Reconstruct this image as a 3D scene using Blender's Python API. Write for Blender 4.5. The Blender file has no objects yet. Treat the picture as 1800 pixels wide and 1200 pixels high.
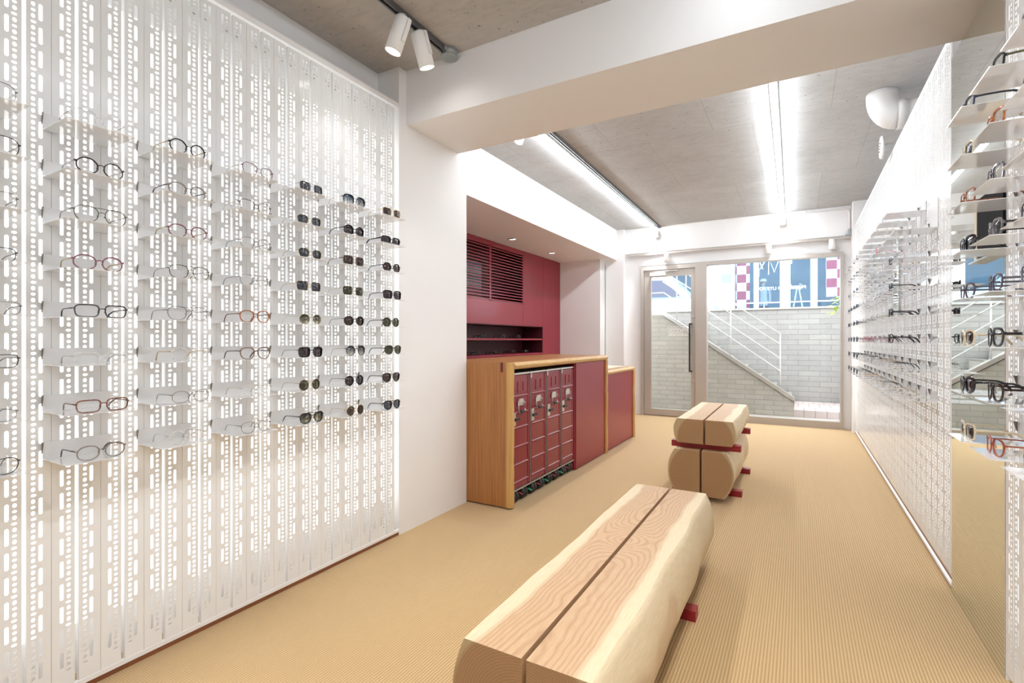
import bpy, bmesh, math, random
from math import sin, cos, pi, radians, sqrt
from mathutils import Vector, Matrix, noise as mnoise
random.seed(7)
SC = bpy.context.scene
COL = SC.collection
ORD = ['first','second','third','fourth','fifth','sixth','seventh','eighth','ninth','tenth','eleventh','twelfth',
       'thirteenth','fourteenth','fifteenth','sixteenth','seventeenth','eighteenth','nineteenth','twentieth']
ORD += ['twenty-'+o for o in ORD[:9]] + ['thirtieth'] + ['thirty-'+o for o in ORD[:9]] + ['fortieth']

# ------------------------------------------------------------------ helpers
def link(o, parent=None):
    COL.objects.link(o)
    if parent is not None: o.parent = parent
    return o
def tag(o, label=None, cat=None, group=None, kind=None):
    if label: o['label'] = label
    if cat: o['category'] = cat
    if group: o['group'] = group
    if kind: o['kind'] = kind
    return o
def empty(name, loc=(0,0,0), rz=0, label=None, cat=None, group=None, kind=None):
    o = bpy.data.objects.new(name, None); link(o)
    o.empty_display_size = .1
    o.location = loc; o.rotation_euler = (0,0,rz)
    return tag(o, label, cat, group, kind)

class MB:
    """collects shapes into one mesh"""
    def __init__(s): s.v=[]; s.f=[]; s.mi=[]; s.sm=[]
    def add(s, vs, fs, smooth=False, m=0):
        b=len(s.v); s.v += [tuple(p) for p in vs]
        for f in fs: s.f.append([b+i for i in f]); s.sm.append(smooth); s.mi.append(m)
    def box(s, x0,x1,y0,y1,z0,z1, m=0, bev=0):
        if bev:
            bm=bmesh.new(); bmesh.ops.create_cube(bm,size=1)
            for v in bm.verts:
                v.co=Vector((x0+(v.co.x+.5)*(x1-x0), y0+(v.co.y+.5)*(y1-y0), z0+(v.co.z+.5)*(z1-z0)))
            bmesh.ops.bevel(bm,geom=bm.edges[:],offset=bev,segments=2,affect='EDGES',profile=.5)
            bm.verts.index_update()
            s.add([v.co[:] for v in bm.verts],[[v.index for v in f.verts] for f in bm.faces],False,m); bm.free(); return
        vs=[(x0,y0,z0),(x1,y0,z0),(x1,y1,z0),(x0,y1,z0),(x0,y0,z1),(x1,y0,z1),(x1,y1,z1),(x0,y1,z1)]
        s.add(vs,[(3,2,1,0),(4,5,6,7),(0,1,5,4),(1,2,6,5),(2,3,7,6),(3,0,4,7)],False,m)
    def tube(s, pts, r, n=8, m=0, cap=True, flat=1.0, smooth=True):
        pts=[Vector(p) for p in pts]; rs = r if isinstance(r,(list,tuple)) else [r]*len(pts)
        T=[(pts[min(i+1,len(pts)-1)]-pts[max(i-1,0)]).normalized() for i in range(len(pts))]
        up=Vector((0,0,1)) if abs(T[0].z)<.9 else Vector((0,1,0))
        vs=[]; 
        for p,t,rr in zip(pts,T,rs):
            a=t.cross(up)
            if a.length<1e-4: a=t.cross(Vector((1,0,0)))
            a.normalize(); b=a.cross(t).normalized()
            for k in range(n):
                th=2*pi*(k+.5)/n
                vs.append(p+a*(rr*flat*cos(th))+b*(rr*sin(th)))
        fs=[]
        for i in range(len(pts)-1):
            for k in range(n):
                k2=(k+1)%n
                fs.append((i*n+k,i*n+k2,(i+1)*n+k2,(i+1)*n+k))
        s.add(vs,fs,smooth,m)
        if cap:
            b=len(s.v)-len(vs)
            s.f.append([b+k for k in range(n)][::-1]); s.sm.append(False); s.mi.append(m)
            s.f.append([b+(len(pts)-1)*n+k for k in range(n)]); s.sm.append(False); s.mi.append(m)
    def cyl(s, p0, p1, r, n=20, m=0, r1=None, smooth=True):
        s.tube([p0,p1],[r, r if r1 is None else r1],n,m,True,1.0,smooth)
    def lathe(s, prof, n=24, origin=(0,0,0), axis='z', m=0):
        vs=[]
        for (r,h) in prof:
            for k in range(n):
                th=2*pi*k/n; a,b=r*cos(th),r*sin(th)
                p={'z':(a,b,h),'y':(a,h,b),'x':(h,a,b)}[axis]
                vs.append((p[0]+origin[0],p[1]+origin[1],p[2]+origin[2]))
        fs=[]
        for i in range(len(prof)-1):
            for k in range(n):
                k2=(k+1)%n; fs.append((i*n+k,i*n+k2,(i+1)*n+k2,(i+1)*n+k))
        s.add(vs,fs,True,m)
    def prism(s, poly, axis, a0, a1, m=0):
        """polygon (2-D) extruded along an axis from a0 to a1"""
        def P(u,v,a): return {'x':(a,u,v),'y':(u,a,v),'z':(u,v,a)}[axis]
        n=len(poly); vs=[P(u,v,a0) for u,v in poly]+[P(u,v,a1) for u,v in poly]
        fs=[list(range(n))[::-1],[n+i for i in range(n)]]
        fs+=[(i,(i+1)%n,n+(i+1)%n,n+i) for i in range(n)]
        s.add(vs,fs,False,m)
    def sphere(s, c, r, n=10, sc=(1,1,1), m=0):
        vs=[];fs=[]
        for i in range(n+1):
            ph=pi*i/n
            for k in range(2*n):
                th=pi*k/n
                vs.append((c[0]+r*sc[0]*sin(ph)*cos(th),c[1]+r*sc[1]*sin(ph)*sin(th),c[2]+r*sc[2]*cos(ph)))
        for i in range(n):
            for k in range(2*n):
                k2=(k+1)%(2*n); fs.append((i*2*n+k,(i+1)*2*n+k,(i+1)*2*n+k2,i*2*n+k2))
        s.add(vs,fs,True,m)
    def mesh(s, name, mats):
        me=bpy.data.meshes.new(name); me.from_pydata(s.v,[],s.f)
        for m in (mats if isinstance(mats,(list,tuple)) else [mats]): me.materials.append(m)
        me.polygons.foreach_set('use_smooth',s.sm); me.polygons.foreach_set('material_index',s.mi)
        bm=bmesh.new(); bm.from_mesh(me); bmesh.ops.recalc_face_normals(bm,faces=bm.faces[:]); bm.to_mesh(me); bm.free()
        me.update(); return me
    def build(s, name, mats, parent=None, label=None, cat=None, group=None, kind=None):
        return tag(link(bpy.data.objects.new(name, s.mesh(name,mats)),parent),label,cat,group,kind)

def put(name, me, parent, loc=None):
    o=bpy.data.objects.new(name, me); link(o,parent)
    if loc: o.location=loc
    return o
def copy_tree(src, loc, rz):
    r=src.copy(); COL.objects.link(r); r.location=loc; r.rotation_euler=(0,0,rz)
    for ch in KIDS[src.name]:
        c=ch.copy(); COL.objects.link(c); c.parent=r
    return r
KIDS={}
def struct(name, mb, mat, **k): return mb.build(name, mat, kind='structure', **k)

# ------------------------------------------------------------------ materials
def newmat(name):
    m=bpy.data.materials.new(name); m.use_nodes=True; nt=m.node_tree
    return m, nt, nt.nodes['Principled BSDF'], nt.nodes['Material Output']
def N(nt, typ, **k):
    n=nt.nodes.new(typ)
    for a,b in k.items():
        if a.startswith('i_'): n.inputs[a[2:].replace('_',' ')].default_value=b
        else: setattr(n,a,b)
    return n
def L(nt,a,b): nt.links.new(a,b)
def ramp(nt, fac, stops, interp='LINEAR'):
    r=nt.nodes.new('ShaderNodeValToRGB'); r.color_ramp.interpolation=interp
    e=r.color_ramp.elements
    while len(e)<len(stops): e.new(.5)
    for el,(p,c) in zip(e,stops): el.position=p; el.color=(*c,1)
    L(nt,fac,r.inputs[0]); return r.outputs[0]
def mixc(nt, fac, a, b, mode='MIX'):
    n=nt.nodes.new('ShaderNodeMix'); n.data_type='RGBA'; n.blend_type=mode
    for sock,v in ((n.inputs[0],fac),(n.inputs[6],a),(n.inputs[7],b)):
        if hasattr(v,'is_linked'): L(nt,v,sock)
        elif isinstance(v,(int,float)): sock.default_value=v
        else: sock.default_value=(*v,1)
    return n.outputs[2]
def math_(nt, op, a, b=None, c=None):
    n=nt.nodes.new('ShaderNodeMath'); n.operation=op
    for i,v in enumerate((a,b,c)):
        if v is None: continue
        if hasattr(v,'is_linked'): L(nt,v,n.inputs[i])
        else: n.inputs[i].default_value=v
    return n.outputs[0]
def coord(nt, kind='Object', scale=(1,1,1), rot=(0,0,0), loc=(0,0,0)):
    t=nt.nodes.new('ShaderNodeTexCoord'); mp=nt.nodes.new('ShaderNodeMapping')
    mp.inputs['Scale'].default_value=scale; mp.inputs['Rotation'].default_value=rot; mp.inputs['Location'].default_value=loc
    L(nt,t.outputs[kind],mp.inputs[0]); return mp.outputs[0]
def noise(nt, vec, scale, detail=3, rough=.5, dist=0):
    n=N(nt,'ShaderNodeTexNoise'); n.inputs['Scale'].default_value=scale; n.inputs['Detail'].default_value=detail
    n.inputs['Roughness'].default_value=rough; n.inputs['Distortion'].default_value=dist
    L(nt,vec,n.inputs['Vector']); return n.outputs[0]
def bump(nt, b, h, strength=.2, dist=.01):
    n=nt.nodes.new('ShaderNodeBump'); n.inputs['Strength'].default_value=strength; n.inputs['Distance'].default_value=dist
    L(nt,h,n.inputs['Height']); L(nt,n.outputs[0],b.inputs['Normal'])
def plain(name, col, rough=.5, metal=0, var=.03, spec=.5, coat=0, nscale=6):
    m,nt,b,o=newmat(name)
    v=noise(nt,coord(nt),nscale,2)
    lo=tuple(max(0,c*(1-var)) for c in col); hi=tuple(min(1,c*(1+var)) for c in col)
    L(nt,ramp(nt,v,[(.3,lo),(.7,hi)]),b.inputs['Base Color'])
    b.inputs['Roughness'].default_value=rough; b.inputs['Metallic'].default_value=metal
    b.inputs['Specular IOR Level'].default_value=spec; b.inputs['Coat Weight'].default_value=coat
    b.inputs['Coat Roughness'].default_value=.05
    return m
def emit(name, col, strength):
    m,nt,b,o=newmat(name); e=N(nt,'ShaderNodeEmission'); e.inputs[0].default_value=(*col,1); e.inputs[1].default_value=strength
    L(nt,e.outputs[0],o.inputs[0]); nt.nodes.remove(b); return m
def glassy(name, tint=(1,1,1), refl=.08, rough=0.0, grad=None):
    """thin pane: straight-through transmission plus Fresnel reflection"""
    m,nt,b,o=newmat(name); nt.nodes.remove(b)
    t=N(nt,'ShaderNodeBsdfTransparent'); g=N(nt,'ShaderNodeBsdfGlossy'); g.inputs['Roughness'].default_value=rough
    t.inputs[0].default_value=(*tint,1)
    if grad:
        tc=N(nt,'ShaderNodeTexCoord'); sx=N(nt,'ShaderNodeSeparateXYZ'); L(nt,tc.outputs['Generated'],sx.inputs[0])
        L(nt,ramp(nt,sx.outputs['Z'],[(.1,grad),(.9,tint)]),t.inputs[0])
    f=N(nt,'ShaderNodeFresnel'); f.inputs['IOR'].default_value=1.45
    mul=math_(nt,'MULTIPLY',f.outputs[0],refl/.035); mul=math_(nt,'MINIMUM',mul,.9)
    ge=N(nt,'ShaderNodeNewGeometry'); mul=math_(nt,'MULTIPLY',mul,math_(nt,'SUBTRACT',1.0,ge.outputs['Backfacing']))
    mx=N(nt,'ShaderNodeMixShader'); L(nt,mul,mx.inputs[0]); L(nt,t.outputs[0],mx.inputs[1]); L(nt,g.outputs[0],mx.inputs[2])
    L(nt,mx.outputs[0],o.inputs[0]); return m
def acetate(name, col, clear=0.0, mottled=None):
    m,nt,b,o=newmat(name)
    if mottled:
        v=noise(nt,coord(nt,scale=(1,1,1)),170,2,.6,.6)
        L(nt,ramp(nt,v,[(.42,col),(.58,mottled)]),b.inputs['Base Color'])
    else:
        v=noise(nt,coord(nt),40,1); L(nt,ramp(nt,v,[(.3,tuple(c*.9 for c in col)),(.7,col)]),b.inputs['Base Color'])
    b.inputs['Roughness'].default_value=.12
    if clear:
        t=N(nt,'ShaderNodeBsdfTransparent'); t.inputs[0].default_value=(*[.5+.5*c for c in col],1)
        mx=N(nt,'ShaderNodeMixShader'); mx.inputs[0].default_value=1-clear
        L(nt,t.outputs[0],mx.inputs[1]); L(nt,b.outputs[0],mx.inputs[2]); L(nt,mx.outputs[0],o.inputs[0])
    return m

M={}
M['wall']=plain('white_paint',(.85,.85,.86),.55,var=.012,nscale=2)
M['sheet']=plain('white_powder_coat',(.83,.845,.86),.10,var=.01,spec=.06,coat=0)
M['shelf']=plain('white_shelf_coat',(.81,.815,.825),.08,var=.01,spec=.5,coat=.6)
M['white']=plain('white_plastic',(.85,.85,.85),.35,var=.01)
M['hooksteel']=plain('hook_steel',(.22,.21,.19),.45,.5)
M['steel']=plain('brushed_steel',(.6,.59,.57),.3,1)
M['darksteel']=plain('dark_grey_metal',(.14,.14,.145),.4,.6)
M['grey']=plain('grey_zinc',(.33,.36,.36),.45,.3)
M['black']=plain('black_rubber',(.02,.02,.022),.45)
M['frame']=plain('beige_anodised_frame',(.46,.42,.385),.38,.2,var=.02)
M['red']=plain('crimson_lacquer',(.25,.013,.030),.30,var=.03,coat=.12)
M['redbar']=plain('crimson_steel_bar',(.27,.012,.02),.4,var=.03)
M['redtrol']=plain('crimson_trolley_paint',(.22,.012,.026),.32,var=.05,coat=.1)
M['reddark']=plain('dark_red_lacquer',(.10,.008,.014),.35)
M['redshade']=plain('shade_dark_red_interior',(.06,.006,.012),.5)  # darkened to paint in the shade inside the cabinet
M['alu']=plain('aluminium_trim',(.62,.6,.58),.35,.8)
M['skirt']=plain('reddish_wood_skirting',(.24,.085,.035),.5,var=.15)
M['green']=plain('green_pedal',(.05,.38,.2),.4)
M['redped']=plain('red_pedal',(.55,.05,.08),.4)
M['acblue']=plain('blue_grey_appliance',(.12,.13,.2),.5)
M['card']=plain('matt_black_card',(.012,.012,.014),.8,spec=.1)
M['cream']=plain('cream_card',(.72,.66,.52),.6)
M['pvc']=plain('white_pvc',(.78,.78,.78),.35)
M['led']=emit('led_tube_glow',(.915,.965,1.0),37)
M['led2']=emit('led_tube_glow_near',(.87,.94,1.0),22)
M['lamp']=emit('spot_lens_glow',(1,.95,.88),30)
M['backlight']=emit('backlight_diffuser',(1,.985,.945),1.32)
M['downglow']=emit('downlight_glow',(1,.93,.85),3)
def mirror():
    m,nt,b,o=newmat('silver_mirror'); nt.nodes.remove(b)
    g=N(nt,'ShaderNodeBsdfGlossy'); g.inputs['Roughness'].default_value=.0
    v=noise(nt,coord(nt),2,1); L(nt,ramp(nt,v,[(.3,(.83,.86,.84)),(.7,(.85,.87,.855))]),g.inputs[0])
    L(nt,g.outputs[0],o.inputs[0]); return m
M['mirror']=mirror()
M['pane']=glassy('window_glass',(.97,.985,.98),.05)
M['lens']=glassy('clear_lens',(.985,.985,.985),.018)
M['lgrey']=glassy('grey_lens',(.25,.26,.29),.05)
M['lbrown']=glassy('brown_lens',(.24,.185,.17),.05)
M['lgreen']=glassy('green_lens',(.235,.235,.19),.05)
M['lplum']=glassy('plum_lens',(.22,.185,.20),.05)
M['lblue']=glassy('blue_gradient_lens',(.16,.2,.26),.05,grad=(.75,.75,.75))
M['lolive']=glassy('olive_gradient_lens',(.22,.22,.17),.05,grad=(.6,.58,.5))
M['lgrad']=glassy('grey_gradient_lens',(.18,.2,.22),.05,grad=(.75,.75,.72))

def carpet():
    m,nt,b,o=newmat('sisal_carpet')
    v=coord(nt)
    def wave(scale,direction,dist):
        w=N(nt,'ShaderNodeTexWave'); w.bands_direction=direction; w.inputs['Scale'].default_value=scale
        w.inputs['Distortion'].default_value=dist; w.inputs['Detail'].default_value=2; w.inputs['Detail Scale'].default_value=3
        L(nt,v,w.inputs['Vector']); return w.outputs['Fac']
    wx=wave(2*pi/20/.0125,'X',.5); wy=wave(2*pi/20/.0088,'Y',1.2)
    k=math_(nt,'MULTIPLY',wx,math_(nt,'ADD',math_(nt,'MULTIPLY',wy,.6),.4))
    fib=noise(nt,coord(nt,scale=(160,60,60)),4,3,.6)
    big=noise(nt,v,1.3,3)
    h=math_(nt,'ADD',k,math_(nt,'MULTIPLY',fib,.45))
    c1=ramp(nt,h,[(.05,(.29,.178,.073)),(.45,(.515,.342,.158)),(1.0,(.67,.478,.253))])
    c2=mixc(nt,math_(nt,'MULTIPLY',big,.22),c1,(.47,.325,.16))
    L(nt,c2,b.inputs['Base Color']); b.inputs['Roughness'].default_value=.85; b.inputs['Specular IOR Level'].default_value=.2; b.inputs['Sheen Weight'].default_value=.35; b.inputs['Sheen Roughness'].default_value=.4
    bump(nt,b,h,.5,.004); return m
M['carpet']=carpet()

def concrete(name,base,brick=True,off=(0,0,0)):
    m,nt,b,o=newmat(name); v=coord(nt,loc=off)
    n1=noise(nt,v,1.1,6,.6); n2=noise(nt,coord(nt,scale=(5,14,5)),2.0,5,.65,.4); n3=noise(nt,v,38,2,.5)
    s=math_(nt,'ADD',math_(nt,'MULTIPLY',n1,.5),math_(nt,'MULTIPLY',n2,.5))
    c=ramp(nt,s,[(.3,tuple(x*.80 for x in base)),(.5,base),(.72,tuple(x*1.15 for x in base))])
    c=mixc(nt,ramp(nt,n3,[(.26,(1,1,1)),(.31,(0,0,0))]),c,tuple(x*.45 for x in base))
    if brick:
        t=N(nt,'ShaderNodeTexBrick'); t.offset=.35; t.inputs['Scale'].default_value=1
        t.inputs['Brick Width'].default_value=.92; t.inputs['Row Height'].default_value=1.85
        t.inputs['Mortar Size'].default_value=.0035; t.inputs['Mortar Smooth'].default_value=.6
        L(nt,v,t.inputs['Vector'])
        c=mixc(nt,math_(nt,'MULTIPLY',t.outputs['Fac'],.5),c,tuple(x*.45 for x in base))
        # slightly different pours from board to board
        t.inputs['Color1'].default_value=(.95,.95,.95,1); t.inputs['Color2'].default_value=(1.03,1.03,1.03,1); t.inputs['Mortar'].default_value=(1,1,1,1)
        c=mixc(nt,1.0,c,t.outputs['Color'],'MULTIPLY')
    L(nt,c,b.inputs['Base Color']); b.inputs['Roughness'].default_value=.7; b.inputs['Specular IOR Level'].default_value=.3
    bump(nt,b,n2,.08,.01); return m
M['concrete']=concrete('board_marked_concrete',(.545,.555,.565),True,(.36,.62,0))
M['concrete2']=concrete('smooth_concrete',(.46,.43,.40),False)

def log_wood(name, R, seed, sap=.80):
    """solid timber: rings round the pith along local Y"""
    m,nt,b,o=newmat(name)
    v=coord(nt)
    sx=N(nt,'ShaderNodeSeparateXYZ'); L(nt,v,sx.inputs[0])
    wob=noise(nt,coord(nt,scale=(.8,1.2,.8),loc=(seed,seed*2,0)),1.0,2,.5)
    wob2=noise(nt,coord(nt,scale=(.9,2.0,.9),loc=(seed*3,0,0)),1.4,2)
    dx=math_(nt,'ADD',sx.outputs['X'],math_(nt,'MULTIPLY',math_(nt,'SUBTRACT',wob,.5),.09))
    dz=math_(nt,'ADD',sx.outputs['Z'],math_(nt,'MULTIPLY',math_(nt,'SUBTRACT',wob2,.5),.045))
    r=math_(nt,'SQRT',math_(nt,'ADD',math_(nt,'MULTIPLY',dx,dx),math_(nt,'MULTIPLY',dz,dz)))
    # one knot bulging out of the top pulls the rings round it
    def knot(y0):
        ky=math_(nt,'SUBTRACT',sx.outputs['Y'],y0)
        d2=math_(nt,'ADD',math_(nt,'MULTIPLY',ky,ky),math_(nt,'MULTIPLY',sx.outputs['X'],math_(nt,'MULTIPLY',sx.outputs['X'],2.2)))
        return math_(nt,'EXPONENT',math_(nt,'MULTIPLY',d2,-45.0))
    r2=math_(nt,'ADD',r,math_(nt,'MULTIPLY',knot(.05),.075))
    rr=math_(nt,'DIVIDE',r,R)
    ring=math_(nt,'SINE',math_(nt,'MULTIPLY',r2,2*pi/.0085))
    ring=math_(nt,'MULTIPLY_ADD',ring,.5,.5)
    ring=math_(nt,'POWER',ring,3.0)
    fine=noise(nt,coord(nt,scale=(90,5,90)),3,3,.6)
    heart=ramp(nt,fine,[(.25,(.50,.32,.18)),(.75,(.63,.43,.265))])
    heart=mixc(nt,math_(nt,'MULTIPLY',ring,.36),heart,(.34,.17,.08))
    sapc=ramp(nt,fine,[(.25,(.66,.53,.34)),(.75,(.76,.645,.45))])
    sapc=mixc(nt,math_(nt,'MULTIPLY',ring,.10),sapc,(.6,.44,.25))
    k=ramp(nt,rr,[(sap-.02,(0,0,0)),(sap+.035,(1,1,1))])
    c=mixc(nt,k,heart,sapc)
    # sawn end grain is darker brown; shade on the ends is painted in too
    tc=N(nt,'ShaderNodeTexCoord'); sn=N(nt,'ShaderNodeSeparateXYZ'); L(nt,tc.outputs['Normal'],sn.inputs[0])
    endg=ramp(nt,math_(nt,'ABSOLUTE',sn.outputs['Y']),[(.85,(0,0,0)),(.95,(1,1,1))])
    c=mixc(nt,endg,c,mixc(nt,1.0,c,(.62,.56,.48),'MULTIPLY'))
    L(nt,c,b.inputs['Base Color']); b.inputs['Roughness'].default_value=.5; b.inputs['Specular IOR Level'].default_value=.3
    bump(nt,b,fine,.08,.003); return m

def plank(name, axis, sap_x=None, col=((.28,.105,.028),(.42,.185,.055)), sapcol=((.48,.27,.08),(.62,.39,.15))):
    m,nt,b,o=newmat(name)
    sc={'z':(60,60,1.6),'y':(60,1.6,60),'x':(1.6,60,60)}[axis]
    v=coord(nt,scale=sc); n1=noise(nt,v,1.2,4,.6,.2)
    big=noise(nt,coord(nt,scale=tuple(x*.12 for x in sc)),1.5,2)
    s=math_(nt,'ADD',math_(nt,'MULTIPLY',n1,.7),math_(nt,'MULTIPLY',big,.3))
    c=ramp(nt,s,[(.35,col[0]),(.62,col[1])])
    if sap_x is not None:
        tc=N(nt,'ShaderNodeTexCoord'); sx=N(nt,'ShaderNodeSeparateXYZ'); L(nt,tc.outputs['Object'],sx.inputs[0])
        w=math_(nt,'ADD',sx.outputs['X'],math_(nt,'MULTIPLY',math_(nt,'SUBTRACT',big,.5),.02))
        k=ramp(nt,math_(nt,'MULTIPLY_ADD',math_(nt,'SUBTRACT',w,sap_x),60,.5),[(0,(0,0,0)),(1,(1,1,1))])
        c=mixc(nt,k,c,ramp(nt,s,[(.35,sapcol[0]),(.62,sapcol[1])]))
    L(nt,c,b.inputs['Base Color']); b.inputs['Roughness'].default_value=.35; b.inputs['Coat Weight'].default_value=.15
    bump(nt,b,n1,.05,.002); return m
M['oak_z']=plank('oiled_timber_vertical','z',-.045)
M['oak_y']=plank('oiled_timber_along','y',-.045)

def brick(name, c1, c2, mortar, bw, rh, vec_rot=(radians(90),0,0), ms=.008):
    m,nt,b,o=newmat(name); v=coord(nt,rot=vec_rot)
    t=N(nt,'ShaderNodeTexBrick'); t.inputs['Scale'].default_value=1; t.inputs['Brick Width'].default_value=bw; t.inputs['Row Height'].default_value=rh
    t.inputs['Mortar Size'].default_value=ms; t.inputs['Mortar Smooth'].default_value=.2; t.inputs['Bias'].default_value=0
    t.inputs['Color1'].default_value=(*c1,1); t.inputs['Color2'].default_value=(*c2,1); t.inputs['Mortar'].default_value=(*mortar,1)
    L(nt,v,t.inputs['Vector']); n1=noise(nt,coord(nt),7,4,.6)
    c=mixc(nt,.35,t.outputs['Color'],ramp(nt,n1,[(.3,tuple(x*.75 for x in c1)),(.7,c1)]))
    L(nt,c,b.inputs['Base Color']); b.inputs['Roughness'].default_value=.7
    bump(nt,b,math_(nt,'SUBTRACT',1.0,t.outputs['Fac']),.5,.006); return m
M['brick']=brick('pale_brick',(.50,.46,.395),(.41,.375,.325),(.28,.275,.275),.30,.085,ms=.007)
M['brick2']=brick('grey_brick',(.40,.385,.365),(.32,.31,.30),(.225,.225,.235),.36,.10,ms=.007)
M['tile']=brick('pink_step_tile',(.56,.47,.45),(.52,.44,.42),(.18,.16,.17),.165,.6,(0,0,0),.006)

# ------------------------------------------------------------------ room shell
XL=-2.31; XR=.69; YB=8.72
def wallbox(name,*b,mat=None):
    q=MB(); q.box(*b); return struct(name,q,mat or M['wall'])
wallbox('floor',-4.3,1.0,-2.1,8.86,-.06,0,mat=M['carpet'])
wallbox('ceiling',-2.62,1.0,-2.1,2.62,3.12,3.32,mat=M['concrete2'])
wallbox('ceiling_rear',-4.3,1.0,3.18,8.86,3.23,3.32,mat=M['concrete'])
wallbox('wall_left',-2.62,-2.50,-2.1,2.53,0,3.2)
wallbox('wall_pillar',-4.3,XL,2.53,3.313,0,3.3)
wallbox('wall_alcove',-4.3,-4.2,3.3,8.86,0,3.3)
wallbox('wall_bulkhead',-4.2,-2.78,3.313,8.61,2.70,3.24)
wallbox('wall_alcove_end',-4.2,-3.0,8.36,8.86,0,2.70)
q=MB(); q.box(-3.02,-2.372,YB,8.86,0,3.3); q.box(-2.372,.566,YB,8.86,2.575,3.3); q.box(.566,1.0,YB,8.86,0,3.3)
q.box(-2.985,-2.655,8.60,YB,0,3.24); q.box(-2.655,.66,8.66,YB,2.80,3.24)
struct('wall_back',q,M['wall'])
wallbox('wall_right',.88,1.0,-2.1,8.86,0,3.3)
wallbox('wall_right_end',.66,.90,8.42,YB,0,3.24)
wallbox('wall_front',-2.62,1.0,-2.2,-2.1,0,3.3)
wallbox('wall_beam',XL-.05,.90,2.60,3.20,2.755,3.31)
# ledges closing the lit cavities, skirtings
q=MB(); q.box(-2.5,XL-.003,-.45,2.53,2.845,2.875); struct('trim_1',q,M['wall'])
q=MB(); q.box(XL-.012,XL+.002,-.45,2.53,.022,.040); struct('trim_2',q,M['wall'])
q=MB(); q.box(XL-.03,XL-.004,-.45,2.53,0,.022); struct('baseboard_left',q,M['skirt'])
q=MB(); q.box(XR+.003,.88,3.39,8.42,2.875,2.905); struct('trim_3',q,M['wall'])
q=MB(); q.box(XR-.002,XR+.012,3.39,8.42,.018,.034); struct('trim_4',q,M['wall'])
q=MB(); q.box(XR+.004,XR+.03,3.39,8.42,0,.018); struct('baseboard_right',q,M['skirt'])
q=MB(); q.box(XR+.001,XR+.16,3.386,3.393,0,2.90); q.box(XR+.001,XR+.18,2.604,2.612,0,2.754); struct('trim_5',q,M['wall'])

# ------------------------------------------------------------------ perforated panels
PH=.0824
def ringcell(mb,y0,y1,z0,z1,hole,n=3,t=.0015):
    rect=[]
    for i in range(n): rect.append((y0+(y1-y0)*i/n,z0))
    for i in range(n): rect.append((y1,z0+(z1-z0)*i/n))
    for i in range(n): rect.append((y1-(y1-y0)*i/n,z1))
    for i in range(n): rect.append((y0,z1-(z1-z0)*i/n))
    k=len(rect); cy,cz,a,b=hole; hl=[]
    for i in range(k):
        th=-3*pi/4+2*pi*i/k
        if b>2*a: hl.append((cy+a*cos(th), cz+a*sin(th)+(b-a)*(1 if sin(th)>1e-6 else -1)))
        else: hl.append((cy+a*cos(th),cz+b*sin(th)))
    vs=[(0,y,z) for y,z in rect]+[(0,y,z) for y,z in hl]+[(-t,y,z) for y,z in hl]
    fs=[]
    for i in range(k):
        j=(i+1)%k; fs.append((i,j,k+j,k+i)); fs.append((k+i,k+j,2*k+j,2*k+i))
    mb.add(vs,fs)
def strip(sgn, zt=2.828):
    mb=MB()
    def q(y0,y1,z0,z1): mb.add([(0,y0,z0),(0,y1,z0),(0,y1,z1),(0,y0,z1)],[(0,1,2,3)])
    ya,yb=.0006,.0668; zb=.032; z0=.099; n=33; z1=z0+n*PH
    q(ya,.0185,zb,zt); q(.0585,yb,zb,zt)
    q(.0185,.0395,zb,z0); q(.0185,.0395,z1,zt)
    for i in range(n): ringcell(mb,.0185,.0395,z0+i*PH,z0+(i+1)*PH,(.029,z0+(i+.5)*PH,.0056,.0292),5)
    d0=z0-PH/8; q(.0395,.0585,zb,d0); nd=4*n; q(.0395,.0585,d0+nd*PH/4,zt)
    for i in range(nd):
        k=i%4; a,b=((.0078,.0048),(.0058,.0076),(.0064,.0050),(.0058,.0076))[k]
        ringcell(mb,.0395,.0585,d0+i*PH/4,d0+(i+1)*PH/4,(.049-(.001 if k==0 else 0),d0+(i+.5)*PH/4,a,b),3)
    # folded returns along both long edges
    for y,d in ((ya,.022),(yb,.018)):
        mb.add([(0,y,zb),(-d,y,zb),(-d,y,zt),(0,y,zt)],[(0,1,2,3)])
    if sgn<0: mb.v=[(x,-y,z) for x,y,z in mb.v]
    return mb.mesh('perforated_strip',M['sheet'])
STR={s:strip(s) for s in (1,-1)}
# a panel here is the two strips that flank one bright slot; its seam-side edges meet the next panel
def panel(loc,rz,label,group):
    e=empty('perforated_panel',loc,rz,label,'wall panel',group)
    put('perforated_strip',STR[1],e,(0,-.0728,0)); put('perforated_strip',STR[-1],e,(0,.0728,0))
    return e
PW=.1456
gp='perforated panels on the left wall'
k=0
for i in range(11,-8,-1):
    y=.739+PW*i+PW/2
    panel((XL,y,0),0,'white perforated metal wall panel, %s from the white pillar along the left wall'%ORD[k],gp); k+=1
gp='perforated panels between mirror and window'
NR=34
for i in range(NR):
    y=3.395+PW*(i+.5)+.008
    panel((XR,y,.045),pi,'white perforated metal wall panel on the right wall, %s past the mirror'%ORD[i],gp)
gp='perforated panels on the near side of the mirror'
for i in range(12):
    y=2.598-PW*(i+.5)
    panel((XR,y,.0),pi,'white perforated metal panel on the near side of the tall mirror, %s from it'%ORD[i],gp)
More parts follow.
